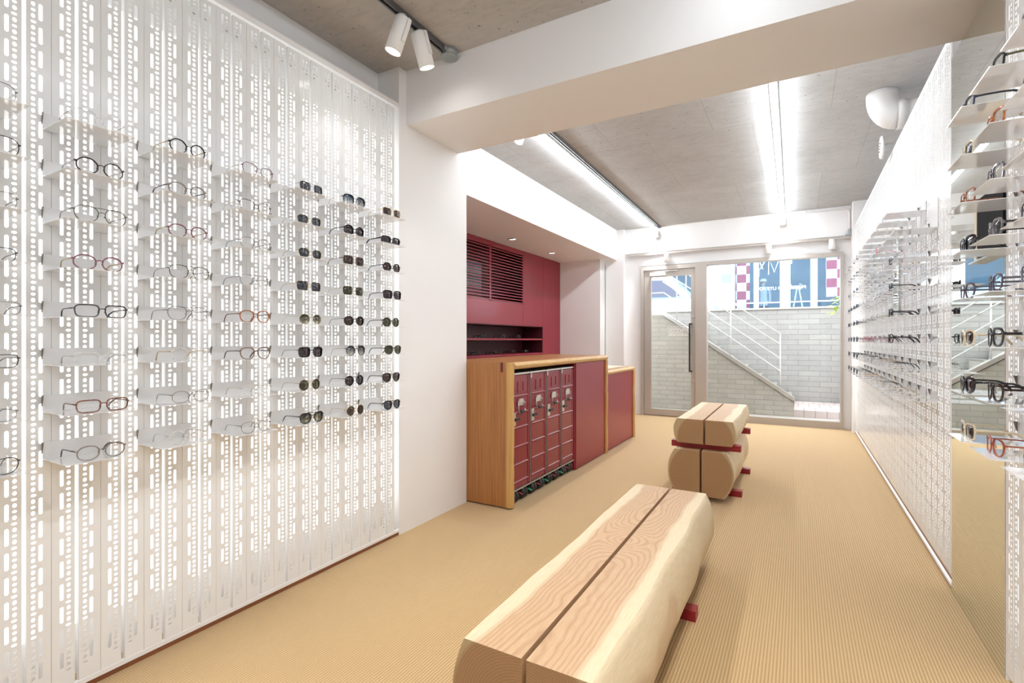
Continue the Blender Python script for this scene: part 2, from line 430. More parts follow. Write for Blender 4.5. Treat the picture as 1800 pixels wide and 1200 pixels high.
# lit diffusers behind them
e=empty('backlight_panel',(0,0,0),0,'glowing white light sheet behind the left perforated wall','light')
q=MB(); q.box(XL-.135,XL-.125,-.45,2.52,.20,2.66); q.build('diffuser',M['backlight'],e)
q=MB(); q.box(XL-.16,XL-.1355,-.45,2.52,.001,2.80); q.build('backing_board',M['white'],e)
M['backlight2']=emit('backlight_diffuser_right',(1,.985,.95),1.3)
e=empty('backlight_panel',(0,0,0),0,'glowing white light sheet behind the perforated wall past the mirror','light')
q=MB(); q.box(XR+.115,XR+.125,3.40,8.41,.25,2.72); q.build('diffuser',M['backlight2'],e)
q=MB(); q.box(XR+.1255,XR+.15,3.40,8.41,.001,2.80); q.build('backing_board',M['white'],e)
e=empty('backlight_panel',(0,0,0),0,'glowing white light sheet behind the perforated panels nearest the camera','light')
q=MB(); q.box(XR+.115,XR+.125,.85,2.595,.25,2.72); q.build('diffuser',M['backlight2'],e)
q=MB(); q.box(XR+.1255,XR+.15,.85,2.595,.001,2.80); q.build('backing_board',M['white'],e)

# ------------------------------------------------------------------ mirror on right wall
e=empty('wall_mirror',(XR,3.0,0),0,'tall frameless mirror between the two perforated sections of the right wall','mirror')
q=MB(); q.box(-.001,.012,-.386,.384,.004,2.752); q.build('mirror_glass',M['mirror'],e)
q=MB(); q.box(.0122,.03,-.386,.384,.004,2.752); q.build('backing_board',M['darksteel'],e)
e=empty('display_card',(XR-.0012,2.80,1.66),0,'black card with a cream left edge standing against the tall mirror','card')
q=MB(); q.box(-.008,0,-.20,.12,0,.25); q.build('card_face',M['card'],e)
q=MB(); q.box(-.010,0,.1205,.155,-.02,.21); q.build('card_edge',M['cream'],e)
# small support ledge for the card
q=MB(); q.box(-.03,0,-.20,.155,-.026,-.0205); q.build('ledge',M['shelf'],e)
e=empty('wall_mirror',(XR-.004,5.02,1.47),0,'small rectangular mirror hung low among the right wall shelves','mirror')
q=MB(); q.box(-.006,0,-.13,.13,0,.42); q.build('mirror_glass',M['mirror'],e)
q=MB(); q.box(-.007,.0005,-.135,-.1305,-.004,.424); q.box(-.007,.0005,.1305,.135,-.004,.424); q.box(-.007,.0005,-.1305,.1305,-.004,-.0005); q.box(-.007,.0005,-.1305,.1305,.4205,.424); q.build('mirror_frame',M['steel'],e)
q=MB(); q.box(XR-.0045,XR-.0003,3.66,3.90,1.93,2.11); 
o=q.build('notice_card',M['white'],label='blank white card fixed to the first panel past the mirror',cat='card')

# ------------------------------------------------------------------ shelves
def shelf_mesh():
    mb=MB(); d=.20; w=.20; t=.002
    mb.box(0.0015,d,0,w,-t,0); mb.box(.0015,.0035,0,w,0,.058)
    return mb.mesh('shelf_plate',M['shelf'])
SHM=shelf_mesh()
hk=MB(); hk.prism([(.0008,.018),(.0050,.024),(.0150,.058),(.0008,.058)],'y',-.0026,-.0004); HKM=hk.mesh('hook',M['hooksteel'])
SHELF=empty('shelf',(0,0,-5)); put('shelf_plate',SHM,SHELF); put('hook',HKM,SHELF)
KIDS[SHELF.name]=list(SHELF.children)
first=[True]
def place_shelf(loc,rz,label,group):
    if first[0]:
        s=SHELF; s.location=loc; s.rotation_euler=(0,0,rz); first[0]=False
    else: s=copy_tree(SHELF,loc,rz)
    tag(s,label,'shelf',group); return s

# ------------------------------------------------------------------ eyeglasses
def outline(shape,n=28):
    P=[]; n_a=1.16; n_b=1.15
    base={'round':(.0225,.0225,2.0),'oval':(.0250,.0195,2.2),'panto':(.0245,.0215,2.65),'rect':(.0268,.0165,4.2),
          'square':(.0255,.0205,4.2),'aviator':(.0275,.0220,2.8),'hex':(.0250,.0222,6),'octagon':(.0255,.0225,8),'cat':(.0265,.0210,2.6),'big':(.0275,.0235,3.0)}[shape]
    a,b,e=base; a*=n_a; b*=n_b
    for i in range(n):
        th=2*pi*i/n; c,s=cos(th),sin(th)
        if shape in('hex','octagon'):
            k=int(e); ang=(th+ (pi/k if shape=='octagon' else 0))%(2*pi/k)-pi/k
            r=cos(pi/k)/cos(ang); r=.48*r+.52*.95
            y,z=a*r*c,b*r*s
        else:
            y=a*math.copysign(abs(c)**(2/e),c); z=b*math.copysign(abs(s)**(2/e),s)
        if shape in('panto','cat','square','rect','big'): y*=1-.10*max(0,-z/b)
        if shape=='aviator':
            y*=1-.16*max(0,-z/b); 
        if shape=='cat' : z+= .003*max(0,y/a)*max(0,z/b+.4)
        if shape=='panto':
            y*=1+.05*(z/b)
            if z>0: z*=.90
        P.append((y,z))
    return P
GCACHE={}
def glasses_meshes(shape,rim,fmat,lmat,tmat,double=False,rimless=False):
    key=(shape,rim,fmat.name,lmat.name,tmat.name,double,rimless)
    if key in GCACHE: return GCACHE[key]
    out=outline(shape); n=len(out)
    if rimless: rim=.0008
    a=max(p[0] for p in out); b=max(p[1] for p in out); bb=-min(p[1] for p in out)
    gapc=.0200 if rim<.0028 else .0190
    cy=a+gapc/2+rim*.4; cz=bb+rim; dep=.0020 if rim<.0022 else .0038
    def curve(y): return -1.5*y*y
    fr=MB(); lens=[]
    for sg in (1,-1):
        # outward = +y side is temple side
        pts=[(sg*(cy+y),cz+z) for y,z in out]
        nrm=[]
        for i in range(n):
            p0=out[i-1];p1=out[(i+1)%n]; d=(p1[0]-p0[0],p1[1]-p0[1]); l=sqrt(d[0]**2+d[1]**2) or 1
            nrm.append((sg*d[1]/l,-d[0]/l))
        if True:
            vs=[]
            for (y,z),(ny,nz) in zip(pts,nrm):
                up=1+ (.35*max(0,nz) if rim>.0025 else 0)
                Y,Z=y+ny*rim*up,z+nz*rim*up
                vs+= [(curve(y),y,z),(curve(Y)+.0003,Y,Z),(curve(Y)-dep,Y,Z),(curve(y)-dep,y,z)]
            fs=[]
            for i in range(n):
                j=(i+1)%n
                for k in range(4): fs.append((4*i+k,4*i+(k+1)%4,4*j+(k+1)%4,4*j+k))
            fr.add(vs,fs,False)
        lm=MB(); vs=[];m=len(pts)
        for off in (-.0004,-.0016):
            for (y,z) in pts: vs.append((curve(y)+off,y,z))
        cpt=[(curve(sg*cy)-.0004,sg*cy,cz),(curve(sg*cy)-.0016,sg*cy,cz)]
        vs+=cpt; fs=[]
        for i in range(m):
            j=(i+1)%m; fs+= [(i,j,2*m),(m+j,m+i,2*m+1),(i,m+i,m+j,j)]
        lm.add(vs,fs,True); lens.append(lm.mesh('lens',lmat))
        # end piece and hinge
        yo=cy+a+ (0 if rimless else rim*.6); zh=cz+b*.45
        w=max(rim,.0016)
        fr.box(curve(yo)-.009,curve(yo)+.0002,min(sg*(yo-.001),sg*(yo+.0045)),max(sg*(yo-.001),sg*(yo+.0045)),zh-w*.9,zh+w*.9)
        # nose pad
        fr.sphere((-.008,sg*(gapc/2+.0005),cz-.003),.0034,5,(.35,.45,1))
        fr.tube([(-.002,sg*(gapc/2+.002),cz+.004),(-.008,sg*(gapc/2+.0015),cz+.001)],.0006,5)
    # bridge
    zb=cz+b*.28; r=max(.0011,rim*.55)
    fr.tube([(curve(gapc/2)-.001,gapc/2+.001,zb-.001),(0,gapc/4,zb+.0028),(.0004,0,zb+.0035),(0,-gapc/4,zb+.0028),(curve(gapc/2)-.001,-gapc/2-.001,zb-.001)],r,6)
    if double:
        zd=cz+b*.93; fr.tube([(curve(cy*.75),cy*.75,zd),(.0,0,zd+.001),(curve(cy*.75),-cy*.75,zd)],max(.0009,rim*.5),6)
    tm=[]
    yo=cy+a+(0 if rimless else rim*.6)+.003; zh=cz+b*.45; xh=curve(yo)-.006
    for sg in (1,-1):
        t=MB(); th=.0011 if rim<.0025 else (.0021 if rim<.004 else .0034)
        pts=[(xh,sg*yo,zh),(xh-.03,sg*(yo+.001),zh),(xh-.07,sg*yo,zh-.0005),(xh-.095,sg*(yo-.003),zh-.002),(xh-.108,sg*(yo-.005),zh-.007),(xh-.120,sg*(yo-.008),zh*.55),(xh-.132,sg*(yo-.011),.0035)]
        t.tube(pts,[th*1.1,th,th,th*1.1,th*1.35,th*1.5,th*1.3],8,flat=.75)
        tm.append(t.mesh('temple',tmat))
    res=(fr.mesh('front_frame',fmat),lens,tm); GCACHE[key]=res; return res
def add_glasses(spec,loc,rz,label,group,cat):
    fr,ln,tm=glasses_meshes(*spec)
    e=empty('eyeglasses' if cat=='eyeglasses' else 'sunglasses',loc,rz,label,cat,group)
    put('front_frame',fr,e)
    for l in ln: put('lens',l,e)
    for t in tm: put('temple',t,e)
    return e
A={}
def ac(k,*a,**kw): A[k]=acetate(k,*a,**kw)
ac('black',(.015,.015,.02)); ac('tortoise',(.010,.007,.007),mottled=(.035,.014,.009)); ac('olive',(.10,.088,.032)); ac('mauve',(.27,.10,.15),clear=.08)
ac('charcoal',(.045,.05,.06)); ac('crystal',(.93,.92,.91),clear=.72); ac('brown_tortoise',(.10,.03,.02),mottled=(.26,.09,.04)); ac('taupe',(.30,.26,.235),clear=.1)
ac('plum',(.20,.055,.15)); ac('grey',(.22,.22,.235)); ac('brown',(.20,.12,.10)); ac('orange',(.45,.14,.035),mottled=(.28,.07,.02)); ac('navy',(.02,.03,.075))
ac('beige',(.78,.70,.56)); ac('cream',(.72,.63,.47)); ac('purple',(.075,.06,.085),clear=.04); ac('redbrown',(.36,.085,.045)); ac('pink',(.85,.30,.42),clear=.25); ac('smoke',(.13,.125,.14),clear=.12)
ac('amber',(.36,.12,.045),mottled=(.12,.04,.02)); ac('olivetort',(.11,.10,.06),mottled=(.06,.05,.03)); ac('palegold',(.72,.66,.55),clear=.2)
A['gold']=plain('gold_wire',(.60,.47,.27),.25,.9); A['silver']=plain('silver_wire',(.62,.62,.63),.25,.9); A['gun']=plain('gunmetal_wire',(.10,.10,.115),.3,.8)
W,T_,K=.0012,.0021,.0031
def S(shape,rim,f,l,t,double=False,rimless=False): return (shape,rim,A[f],M[l],A[t],double,rimless)
LEFT=[ # column by column: (words, spec)
 [('thin gunmetal rounded',S('big',W,'gun','lens','silver')),('black-purple rounded square',S('big',T_,'black','lens','gun')),('thin black rounded rectangular',S('square',W,'gun','lens','gun')),('navy blue rectangular',S('rect',T_,'navy','lens','gun')),
  ('dark grey rectangular',S('rect',W,'charcoal','lens','gun')),('black wire rectangular',S('rect',T_,'black','lens','gun')),('grey wire rectangular',S('rect',W,'grey','lens','gun')),('black round wire',S('panto',T_,'black','lens','brown'))],
 [('clear pale rounded square',S('big',W,'crystal','lens','brown')),('dark tortoise angular',S('octagon',K,'tortoise','lens','silver')),('olive aviator',S('aviator',T_,'olive','lens','gun',True)),('mauve pink round',S('oval',K,'mauve','lens','gold')),
  ('charcoal rectangular',S('rect',K,'charcoal','lens','charcoal')),('clear crystal rectangular',S('rect',K,'crystal','lens','silver')),('brown tortoise oval',S('rect',K,'brown_tortoise','lens','brown')),('grey-brown oval',S('oval',K,'taupe','lens','gun'))],
 [('black octagonal',S('octagon',K,'black','lens','gold')),('taupe oval',S('oval',K,'taupe','lens','gun')),('plum pink round',S('oval',K,'mauve','lens','gold')),('olive double-bridge aviator',S('aviator',T_,'olive','lens','gun',True)),
  ('slate grey double-bridge aviator',S('aviator',T_,'grey','lens','charcoal',True)),('clear round gold-templed',S('round',K,'crystal','lens','gold')),('grey-brown round',S('oval',T_,'taupe','lens','gun')),('clear crystal round',S('round',K,'crystal','lens','silver'))],
 [('purple rounded',S('cat',T_,'plum','lens','gold')),('dark tortoise rounded',S('cat',T_,'tortoise','lens','gold')),('pale grey rounded',S('panto',T_,'taupe','lens','gun')),('thin grey double-bridge',S('panto',W,'grey','lens','charcoal',True)),
  ('orange tortoise rounded',S('panto',K,'orange','lens','brown')),('mid brown rounded',S('panto',K,'brown','lens','charcoal')),('clear gold-templed',S('panto',T_,'crystal','lens','gold')),('thin taupe oval',S('panto',T_,'taupe','lens','gun'))],
 [('blue-grey lensed double-bridge',S('square',W,'silver','lgrey','silver',True)),('dark grey rimless rounded',S('panto',W,'gold','lgrey','gold',False,True)),('green-grey rimless rounded',S('panto',W,'gold','lgrey','gold',False,True)),('dark square rimless',S('square',W,'gold','lgrey','gold',False,True)),
  ('olive gradient large',S('octagon',W,'palegold','lolive','palegold',True)),('black framed brown lensed',S('square',T_,'black','lplum','black',True)),('green-lensed gold',S('round',W,'gold','lgreen','gold')),('olive gradient grey-browed',S('panto',K,'charcoal','lolive','charcoal'))],
 [('blue gradient black-browed',S('big',T_,'black','lblue','gold')),('black framed plum-lensed rounded',S('octagon',K,'black','lplum','black')),('taupe square brown-lensed',S('square',K,'taupe','lbrown','brown')),('pale gold green-lensed',S('square',T_,'palegold','lgreen','gold')),
  ('black wire brown-lensed angular',S('octagon',T_,'black','lbrown','black')),('black round grey gradient',S('round',T_,'black','lgrad','gold')),('black round plum-lensed',S('round',T_,'black','lplum','black')),('red-brown rimless round',S('round',W,'gold','lbrown','gold',False,True))],
 [('pale beige brown-lensed',S('square',K,'beige','lbrown','beige')),('thick black rectangular',S('rect',.0045,'black','lplum','black')),('black hexagonal brown-lensed',S('hex',K,'black','lbrown','black')),('black square grey-lensed',S('square',K,'black','lplum','black')),
  ('olive tortoise green-lensed angular',S('octagon',K,'olivetort','lgreen','olivetort')),('olive tortoise round',S('panto',K,'olivetort','lgreen','olivetort')),('black brown-lensed keyhole',S('panto',K,'black','lbrown','black')),('black round grey-lensed',S('panto',K,'black','lgrey','black'))],
]
ROWZ=[2.04-.1655*i for i in range(8)]
for c,colm in enumerate(LEFT):
    y0=.714+.2917*(c-1)
    for r,(words,spec) in enumerate(colm):
        sun=c>=4; kind='sunglasses' if sun else 'eyeglasses'
        place_shelf((XL,y0,ROWZ[r]),0,'white folded metal shelf on the left wall, %s column, %s from the top'%(ORD[c],ORD[r]),'folded shelves on the left wall')
        add_glasses(spec,(XL+.178+random.uniform(-.006,.004),y0+.108+random.uniform(-.008,.008),ROWZ[r]+.0002),random.uniform(-.05,.05),
            '%s %s on the left wall, %s column, %s shelf down'%(words,kind,ORD[c],ORD[r]),'glasses on the left wall shelves',kind)
NEAR=[ # columns on the near side of the mirror, farthest first
 [('navy blue',S('rect',.0042,'navy','lens','black')),('cream beige',S('square',.0042,'cream','lgrey','cream')),('amber tortoise',S('square',.0042,'amber','lens','amber')),('thick navy-black',S('square',.005,'black','lgrey','black')),
  ('smoky purple',S('panto',.0042,'purple','lens','smoke')),('cream thick-rimmed',S('panto',.0048,'cream','lbrown','cream')),('black-brown tortoise',S('panto',.0048,'black','lbrown','black')),('cream dark-lensed',S('square',.0052,'cream','lplum','cream'))],
 [('dark olive black',S('rect',.0042,'black','lens','olive')),('orange tortoise',S('square',.0042,'orange','lens','orange')),('purple translucent',S('square',.0042,'purple','lens','purple')),('smoky grey black-templed',S('panto',.0045,'smoke','lens','black')),
  ('grey-purple',S('panto',.0042,'purple','lens','smoke')),('thick black',S('panto',.0052,'black','lens','black')),('dark tortoise',S('panto',.0045,'tortoise','lens','tortoise')),('red-brown slim',S('panto',.0031,'redbrown','lens','redbrown'))],
 [('dark grey',S('panto',.0042,'smoke','lens','smoke')),('clear grey',S('panto',.0042,'smoke','lens','smoke')),('clear lilac',S('panto',.0042,'crystal','lens','silver')),('lilac purple',S('panto',.0042,'purple','lens','purple')),
  ('smoky clear',S('panto',.0042,'smoke','lens','silver')),('clear silver-templed',S('panto',.0042,'crystal','lens','silver')),('pale clear',S('panto',.0042,'crystal','lens','gold')),('grey-brown',S('panto',.0042,'brown','lens','brown'))],
]
for c,colm in enumerate(NEAR):
    y1=2.475-.2917*c
    for r,(words,spec) in enumerate(colm):
        place_shelf((XR,y1,ROWZ[r]+.066),pi,'white folded shelf on the near side of the mirror, %s column from it, %s down'%(ORD[c],ORD[r]),'folded shelves beside the tall mirror')
        kind='sunglasses' if spec[3].name not in('clear_lens',) else 'eyeglasses'
        add_glasses(spec,(XR-.172,y1-.105,ROWZ[r]+.0662),pi+random.uniform(-.05,.05),
            '%s %s near the mirror, %s column from it, %s shelf down'%(words,kind,ORD[c],ORD[r]),'glasses on the shelves beside the tall mirror',kind)
def far_style(c,r):
    # c: 1..11 columns past the empty one
    if c==1: return [None,None,('round brown-lensed',S('panto',K,'brown','lbrown','gold')),('dark plum',S('square',.004,'black','lplum','black')),('smoky plum',S('square',.004,'purple','lplum','charcoal')),('thick black round',S('panto',.0048,'black','lens','black')),('clear',S('panto',K,'crystal','lens','charcoal')),('clear gold-wired',S('panto',T_,'crystal','lens','gold'))][r]
    if c==3 and r==1: return ('pink clear',S('panto',K,'pink','lens','pink'))
    if c in(4,5,6) and r==5: return ('pink',S('panto',T_,'pink','lens','pink'))
    if c in (9,8) and (r in(0,1,2,3,4,5,6,7)): return ('dark navy',S('panto',K,'navy','lgrey','black'))
    if c==11 or c==10 and r%2: return ('blue-black',S('panto',T_,'navy','lgrey','charcoal'))
    k=(c*5+r*3)%6
    return [('clear crystal',S('panto',K,'crystal','lens','charcoal')),('clear silver-wired',S('round',T_,'crystal','lens','silver')),('thin silver',S('panto',W,'silver','lens','gun')),
            ('clear gold-templed',S('oval',K,'crystal','lens','gold')),('pale grey',S('square',T_,'crystal','lens','gun')),('clear square',S('square',K,'crystal','lens','silver'))][k]
for c in range(12):
    y1=3.662+.3065*c+.20
    for r in range(8):
        if c==0 and r==0: continue
        place_shelf((XR,y1,ROWZ[r]+.066),pi,'white folded shelf past the mirror on the right wall, %s column, %s down'%(ORD[c],ORD[r]),'folded shelves past the mirror')
        st=None if c==0 else far_style(c,r)
        if st is None: continue
        kind='sunglasses' if st[1][3].name not in('clear_lens',) else 'eyeglasses'
        add_glasses(st[1],(XR-.175,y1-.10,ROWZ[r]+.0662),pi+random.uniform(-.06,.06),
            '%s %s past the mirror, %s column, %s shelf down'%(st[0],kind,ORD[c],ORD[r]),'glasses on the shelves past the mirror',kind)

# ------------------------------------------------------------------ log benches
def half_log(sg,ln,zb,zt,W,wt,wb,gap,seed,mat,parent,ends=True):
    """one half of a split log; sawn flat top and bottom, natural bulging side; local Y along the log"""
    mb=MB(); ny=36; ns=13; hh=(zt-zb)/2; zc=(zt+zb)/2
    rows=[]
    for j in range(ny+1):
        y=-ln/2+ln*j/ny
        wv=1+.075*mnoise.noise(Vector((seed*3.1,y*1.7,sg*2)))+.03*mnoise.noise(Vector((seed*1.3,y*5,sg)))
        ring=[(sg*gap/2,zb),(sg*gap/2,zt)]
        for i in range(ns+1):
            t=1-2*i/ns   # 1 top .. -1 bottom
            edge=wt if t>0 else wb
            x=W-(W-edge)*abs(t)**2.2
            x*=wv*(1+.02*mnoise.noise(Vector((t*1.5,y*3,seed+sg))))
            ring.append((sg*x,zc+hh*t))
        rows.append([(x,y,z) for x,z in ring])
    n=len(rows[0]); vs=[p for r in rows for p in r]; 
    for j in range(ny):
        for i in range(n):
            k=(i+1)%n
            mb.f.append([j*n+i,j*n+k,(j+1)*n+k,(j+1)*n+i]); mb.mi.append(0); mb.sm.append(2<=i<n-1)
    mb.f.append(list(range(n))[::-1]); mb.mi.append(0); mb.sm.append(False)
    mb.f.append([ny*n+i for i in range(n)]); mb.mi.append(0); mb.sm.append(False)
    mb.v=vs
    o=mb.build('half_log',mat,parent); return o
def bench(loc,ln,zb,zt,W,wt,wb,bars,barx,seed,label,sap,R,zoff):
    e=empty('log_bench',loc,0,label,'bench','split log benches')
    mat=log_wood('split_log_timber',R,seed,sap)
    for sg in (1,-1): half_log(sg,ln,zb-zoff,zt-zoff,W,wt,wb,.016,seed,mat,e)
    for yb in bars:
        q=MB(); q.box(barx[0],barx[1],yb-.035,yb+.035,0-zoff+(zb-.05),zb-zoff-.0003,bev=.002); q.build('support_bar',M['redbar'],e)
    return e
bench((-.665,2.155,.225),1.85,.05,.41,.25,.205,.18,(-.60,.30),(-.27,.255),1.0,'long split-log bench in the foreground, pale sapwood edges, on low red bars',.905,.262,.225)
bench((-.68,4.86,.225),1.25,.05,.41,.252,.198,.178,(-.30,.52),(-.28,.275),4.3,'lower thick split log of the far stack, standing on red bars',.90,.262,.225)
bench((-.655,4.86,.50),1.22,.462,.657,.235,.212,.205,(-.50,.38),(-.27,.262),7.7,'upper flat split log stacked on the thicker log by red bars',.80,.262,.50)

# ------------------------------------------------------------------ counters
XF=-1.90
def live_edge_slab(axis,x0,x1,a0,a1,t0,t1,mat,name,parent,seed=1):
    """thick plank: long axis 'y' (top) or 'z' (side); wavy natural front edge at x1"""
    mb=MB(); n=40; prof=[(x0,0),(x1-.012,0),(x1,.25),(x1+.004,.55),(x1-.012,.97),(x1-.018,1.0),(x0,1.0)]
    vs=[];k=len(prof)
    for j in range(n+1):
        a=a0+(a1-a0)*j/n; w=.008*mnoise.noise(Vector((seed,a*4,0)))+.004*mnoise.noise(Vector((seed,a*13,2)))
        for i,(x,t) in enumerate(prof):
            xx=x+(w if 0<i<k-1 else 0); tt=t0+(t1-t0)*t
            vs.append((xx,a,tt) if axis=='y' else (xx,tt,a))
    fs=[]
    for j in range(n):
        for i in range(k):
            i2=(i+1)%k; fs.append((j*k+i,j*k+i2,(j+1)*k+i2,(j+1)*k+i))
    fs.append(list(range(k))); fs.append([n*k+i for i in range(k)])
    mb.add(vs,fs); return mb.build(name,mat,parent)
CY0,CY1,CX0=3.318,5.56,-2.62
e=empty('service_counter',(XF,CY0,0),0,'tall timber-framed counter with red front panel, housing four red trolleys','counter')
W2=CY1-CY0; D=CX0-XF
live_edge_slab('z',D,0,0.012,1.1245,.062,0,M['oak_z'],'side_panel',e,2)
live_edge_slab('y',D,0,.0625,W2,1.07,1.125,M['oak_y'],'countertop',e,3)
live_edge_slab('z',D,0,0,1.068,W2-.045,W2,M['oak_z'],'side_panel',e,5)
q=MB(); q.box(D,-.022,1.335,W2-.046,.012,1.066); q.build('front_panel',M['red'],e)
q=MB(); q.box(D,D+.03,.064,1.33,.0,1.066); q.build('back_panel',M['reddark'],e)
q=MB(); q.box(D+.031,-.03,1.31,1.333,.012,1.066); q.build('divider_panel',M['red'],e)
q=MB(); q.box(-.092,-.074,-.003,.03,1.05,1.1252); q.build('joint_spline',M['reddark'],e,label='dark red spline let into the mitred corner')
e=empty('display_counter',(XF,CY1+.005,0),0,'lower red counter with a timber edge beyond the tall counter','counter')
W3=1.10
live_edge_slab('y',D,0,0,W3,.895,.945,M['oak_y'],'countertop',e,7)
live_edge_slab('z',D,0,0,.893,W3-.045,W3,M['oak_z'],'side_panel',e,8)
q=MB(); q.box(D,-.022,0,W3-.046,.012,.893); q.build('front_panel',M['red'],e)
q=MB(); q.box(-.55,-.10,.08,W3-.10,.9455,.952); q.build('tray_liner',M['cream'],e)

# service trolleys
def trolley(y0,label):
    w=.305; dp=.60
    e=empty('service_trolley',(-1.935,y0,0),0,label,'trolley','red trolleys under the counter')
    q=MB(); q.box(-dp,-.012,0.002,w-.002,.115,1.02,bev=.004); q.build('body',M['redtrol'],e)
    q=MB(); q.box(-dp,-.002,0,w,1.021,1.036,bev=.003); q.box(-.011,.002,0.0,.0035,.12,1.02); q.box(-.011,.003,0,w,.105,.1145); q.box(-.011,.006,.002,.02,.985,1.02); q.build('edge_trim',M['alu'],e)
    # door with pressed fields and ribs
    q=MB(); q.box(-.011,-.003,.012,w-.016,.125,1.012,bev=.002)
    q.box(-.003,.001,.012,.030,.125,1.012); q.box(-.003,.001,w-.034,w-.016,.125,1.012)
    for z in (.17,.31,.45,.60,.72,.85):
        q.prism([(-.003,z-.010),(.0025,z-.002),(.0025,z+.002),(-.003,z+.010)],'y',.030,w-.034)
    for y in (.10,.19): q.box(-.003,.0015,y,y+.012,.89,.965)
    q.box(-.003,.0015,.10,.202,.878,.89)
    dr=q.build('door',M['redtrol'],e)
    q=MB(); q.box(.001,.006,.095,.195,.775,.815,bev=.002); q.tube([(.006,.105,.80),(.013,.092,.796),(.014,.090,.735),(.014,.10,.724),(.014,.19,.724),(.014,.20,.735),(.013,.198,.796),(.006,.185,.80)],.006,8); q.box(.001,.008,.108,.182,.801,.828,bev=.002); q.build('handle_plate',M['alu'],dr)
    q=MB(); q.tube([(.0145,.108,.727),(.0145,.182,.727)],.011,10); q.build('grip',M['black'],dr)
    q=MB(); q.box(.001,.006,.012,.062,.625,.725,bev=.002); q.build('lock_plate',M['alu'],dr)
    q=MB(); q.cyl((.006,.037,.672),(.018,.037,.672),.012,14); q.box(.012,.022,.035,.10,.664,.684,bev=.003); q.build('latch',M['black'],dr)
    for yc in (.085,.235):
        for k in (-1,1):
            q=MB(); c=(-.050,yc+.023*k,.052)
            q.lathe([(.002,-.019),(.030,-.019),(.034,-.015),(.048,-.016),(.052,-.010),(.050,-.003),(.050,.003),(.052,.010),(.048,.016),(.034,.015),(.030,.019),(.002,.019)],24,c,'y'); q.build('wheel',M['black'],e)
        q=MB(); q.box(-.10,-.03,yc-.003,yc+.003,.05,.104); q.box(-.11,-.02,yc-.045,yc+.045,.1045,.1148); q.build('caster_fork',M['darksteel'],e)
    q=MB(); q.prism([(-.02,.070),(.010,.058),(.012,.062),(-.02,.075)],'y',.150,.160); q.build('red_pedal',M['redped'],e,label='red brake pedal')
    q=MB(); q.prism([(-.03,.056),(.006,.044),(.008,.049),(-.03,.062)],'y',.008,.026); q.build('green_pedal',M['green'],e,label='green brake pedal')
for i,w in enumerate(('red metal service trolley partly hidden by the timber side panel','red metal service trolley second from the timber side panel','red metal service trolley second from the plain red panel','red metal service trolley directly beside the plain red front panel')):
    trolley(3.385+.3125*i,w)

# ------------------------------------------------------------------ red wall cabinet in the alcove
XC=-3.76
e=empty('wall_cabinet',(XC,3.32,0),0,'floor-to-ceiling crimson cabinet filling the alcove behind the counter','cabinet')
Y=lambda y:y-3.32
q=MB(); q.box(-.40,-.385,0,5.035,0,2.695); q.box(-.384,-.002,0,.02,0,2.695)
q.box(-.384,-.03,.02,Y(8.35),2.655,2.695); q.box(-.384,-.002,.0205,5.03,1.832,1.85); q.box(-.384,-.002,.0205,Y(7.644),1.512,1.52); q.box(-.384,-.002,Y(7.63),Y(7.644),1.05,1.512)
q.build('carcass',M['redshade'],e)
def louvers(y0,y1):
    q=MB(); q.box(-.02,0,y0,y0+.018,1.85,2.64); q.box(-.02,0,y1-.018,y1,1.85,2.64); q.box(-.02,0,y0,y1,2.622,2.655); q.box(-.02,0,y0,y1,1.851,1.862)
    n=18
    for i in range(n):
        z=1.875+i*(2.60-1.875)/(n-1)
        q.prism([(-.018,z+.003),(-.018,z-.004),(0,z-.009),(0,z+.005)],'y',y0+.018,y1-.018)
    q.build('louvre_panel',M['red'],e)
louvers(Y(3.36),Y(4.66)); louvers(Y(4.665),Y(5.975)); louvers(Y(5.98),Y(6.95))
q=MB(); q.box(-.02,0,.022,Y(6.95),2.656,2.695); q.build('top_rail',M['red'],e)
q=MB(); q.box(-.02,0,.022,Y(6.95),1.522,1.848); q.build('flap_door',M['red'],e)
q=MB(); q.box(-.02,0,Y(6.955),Y(7.642),1.522,2.695); q.build('door',M['red'],e)
q=MB(); q.box(-.02,0,Y(7.646),Y(8.352),0.01,2.695); q.build('door',M['red'],e)
q=MB(); q.box(-.384,-.004,.021,Y(7.629),1.295,1.32); q.build('shelf',M['red'],e)
q=MB(); q.box(-.384,0.0,.021,Y(7.629),1.06,1.085); q.build('worktop',M['red'],e)
for i in range(6):
    y0=.022+i*.717; q=MB(); q.box(-.02,0,y0,y0+.712,.02,1.055); q.build('door',M['red'],e)
o=MB(); 
e2=empty('air_conditioner',(XC-.20,5.57,1.995),0,'blue-grey appliance just visible behind the red louvres','air conditioner')
q=MB(); q.box(-.12,.14,-.28,.28,0.0,.36,bev=.01); q.build('casing',M['acblue'],e2)
q=MB()
for i in range(9): q.box(.141,.15,-.25,.25,.03+i*.035,.045+i*.035)
q.build('grille',M['grey'],e2)
q=MB(); q.box(-.12,.13,-.28,.28,-.145,-.0005); q.build('mounting_base',M['reddark'],e2)
NI=[(5.881,1.3202),(6.422,1.3202),(6.892,1.3202),(5.711,1.0852),(6.197,1.0852),(6.712,1.0852),(7.157,1.0852)]
for i,(y,z) in enumerate(NI):
    add_glasses(S('panto',.004,'black','lens' if i%2 else 'lgrey','black'),(-3.80,y,z),.1,
        'dark glasses on the %s red niche shelf, %s from the left'%(('upper',ORD[i]) if i<3 else ('lower',ORD[i-3])),'glasses in the red niche','eyeglasses' if i%2 else 'sunglasses')
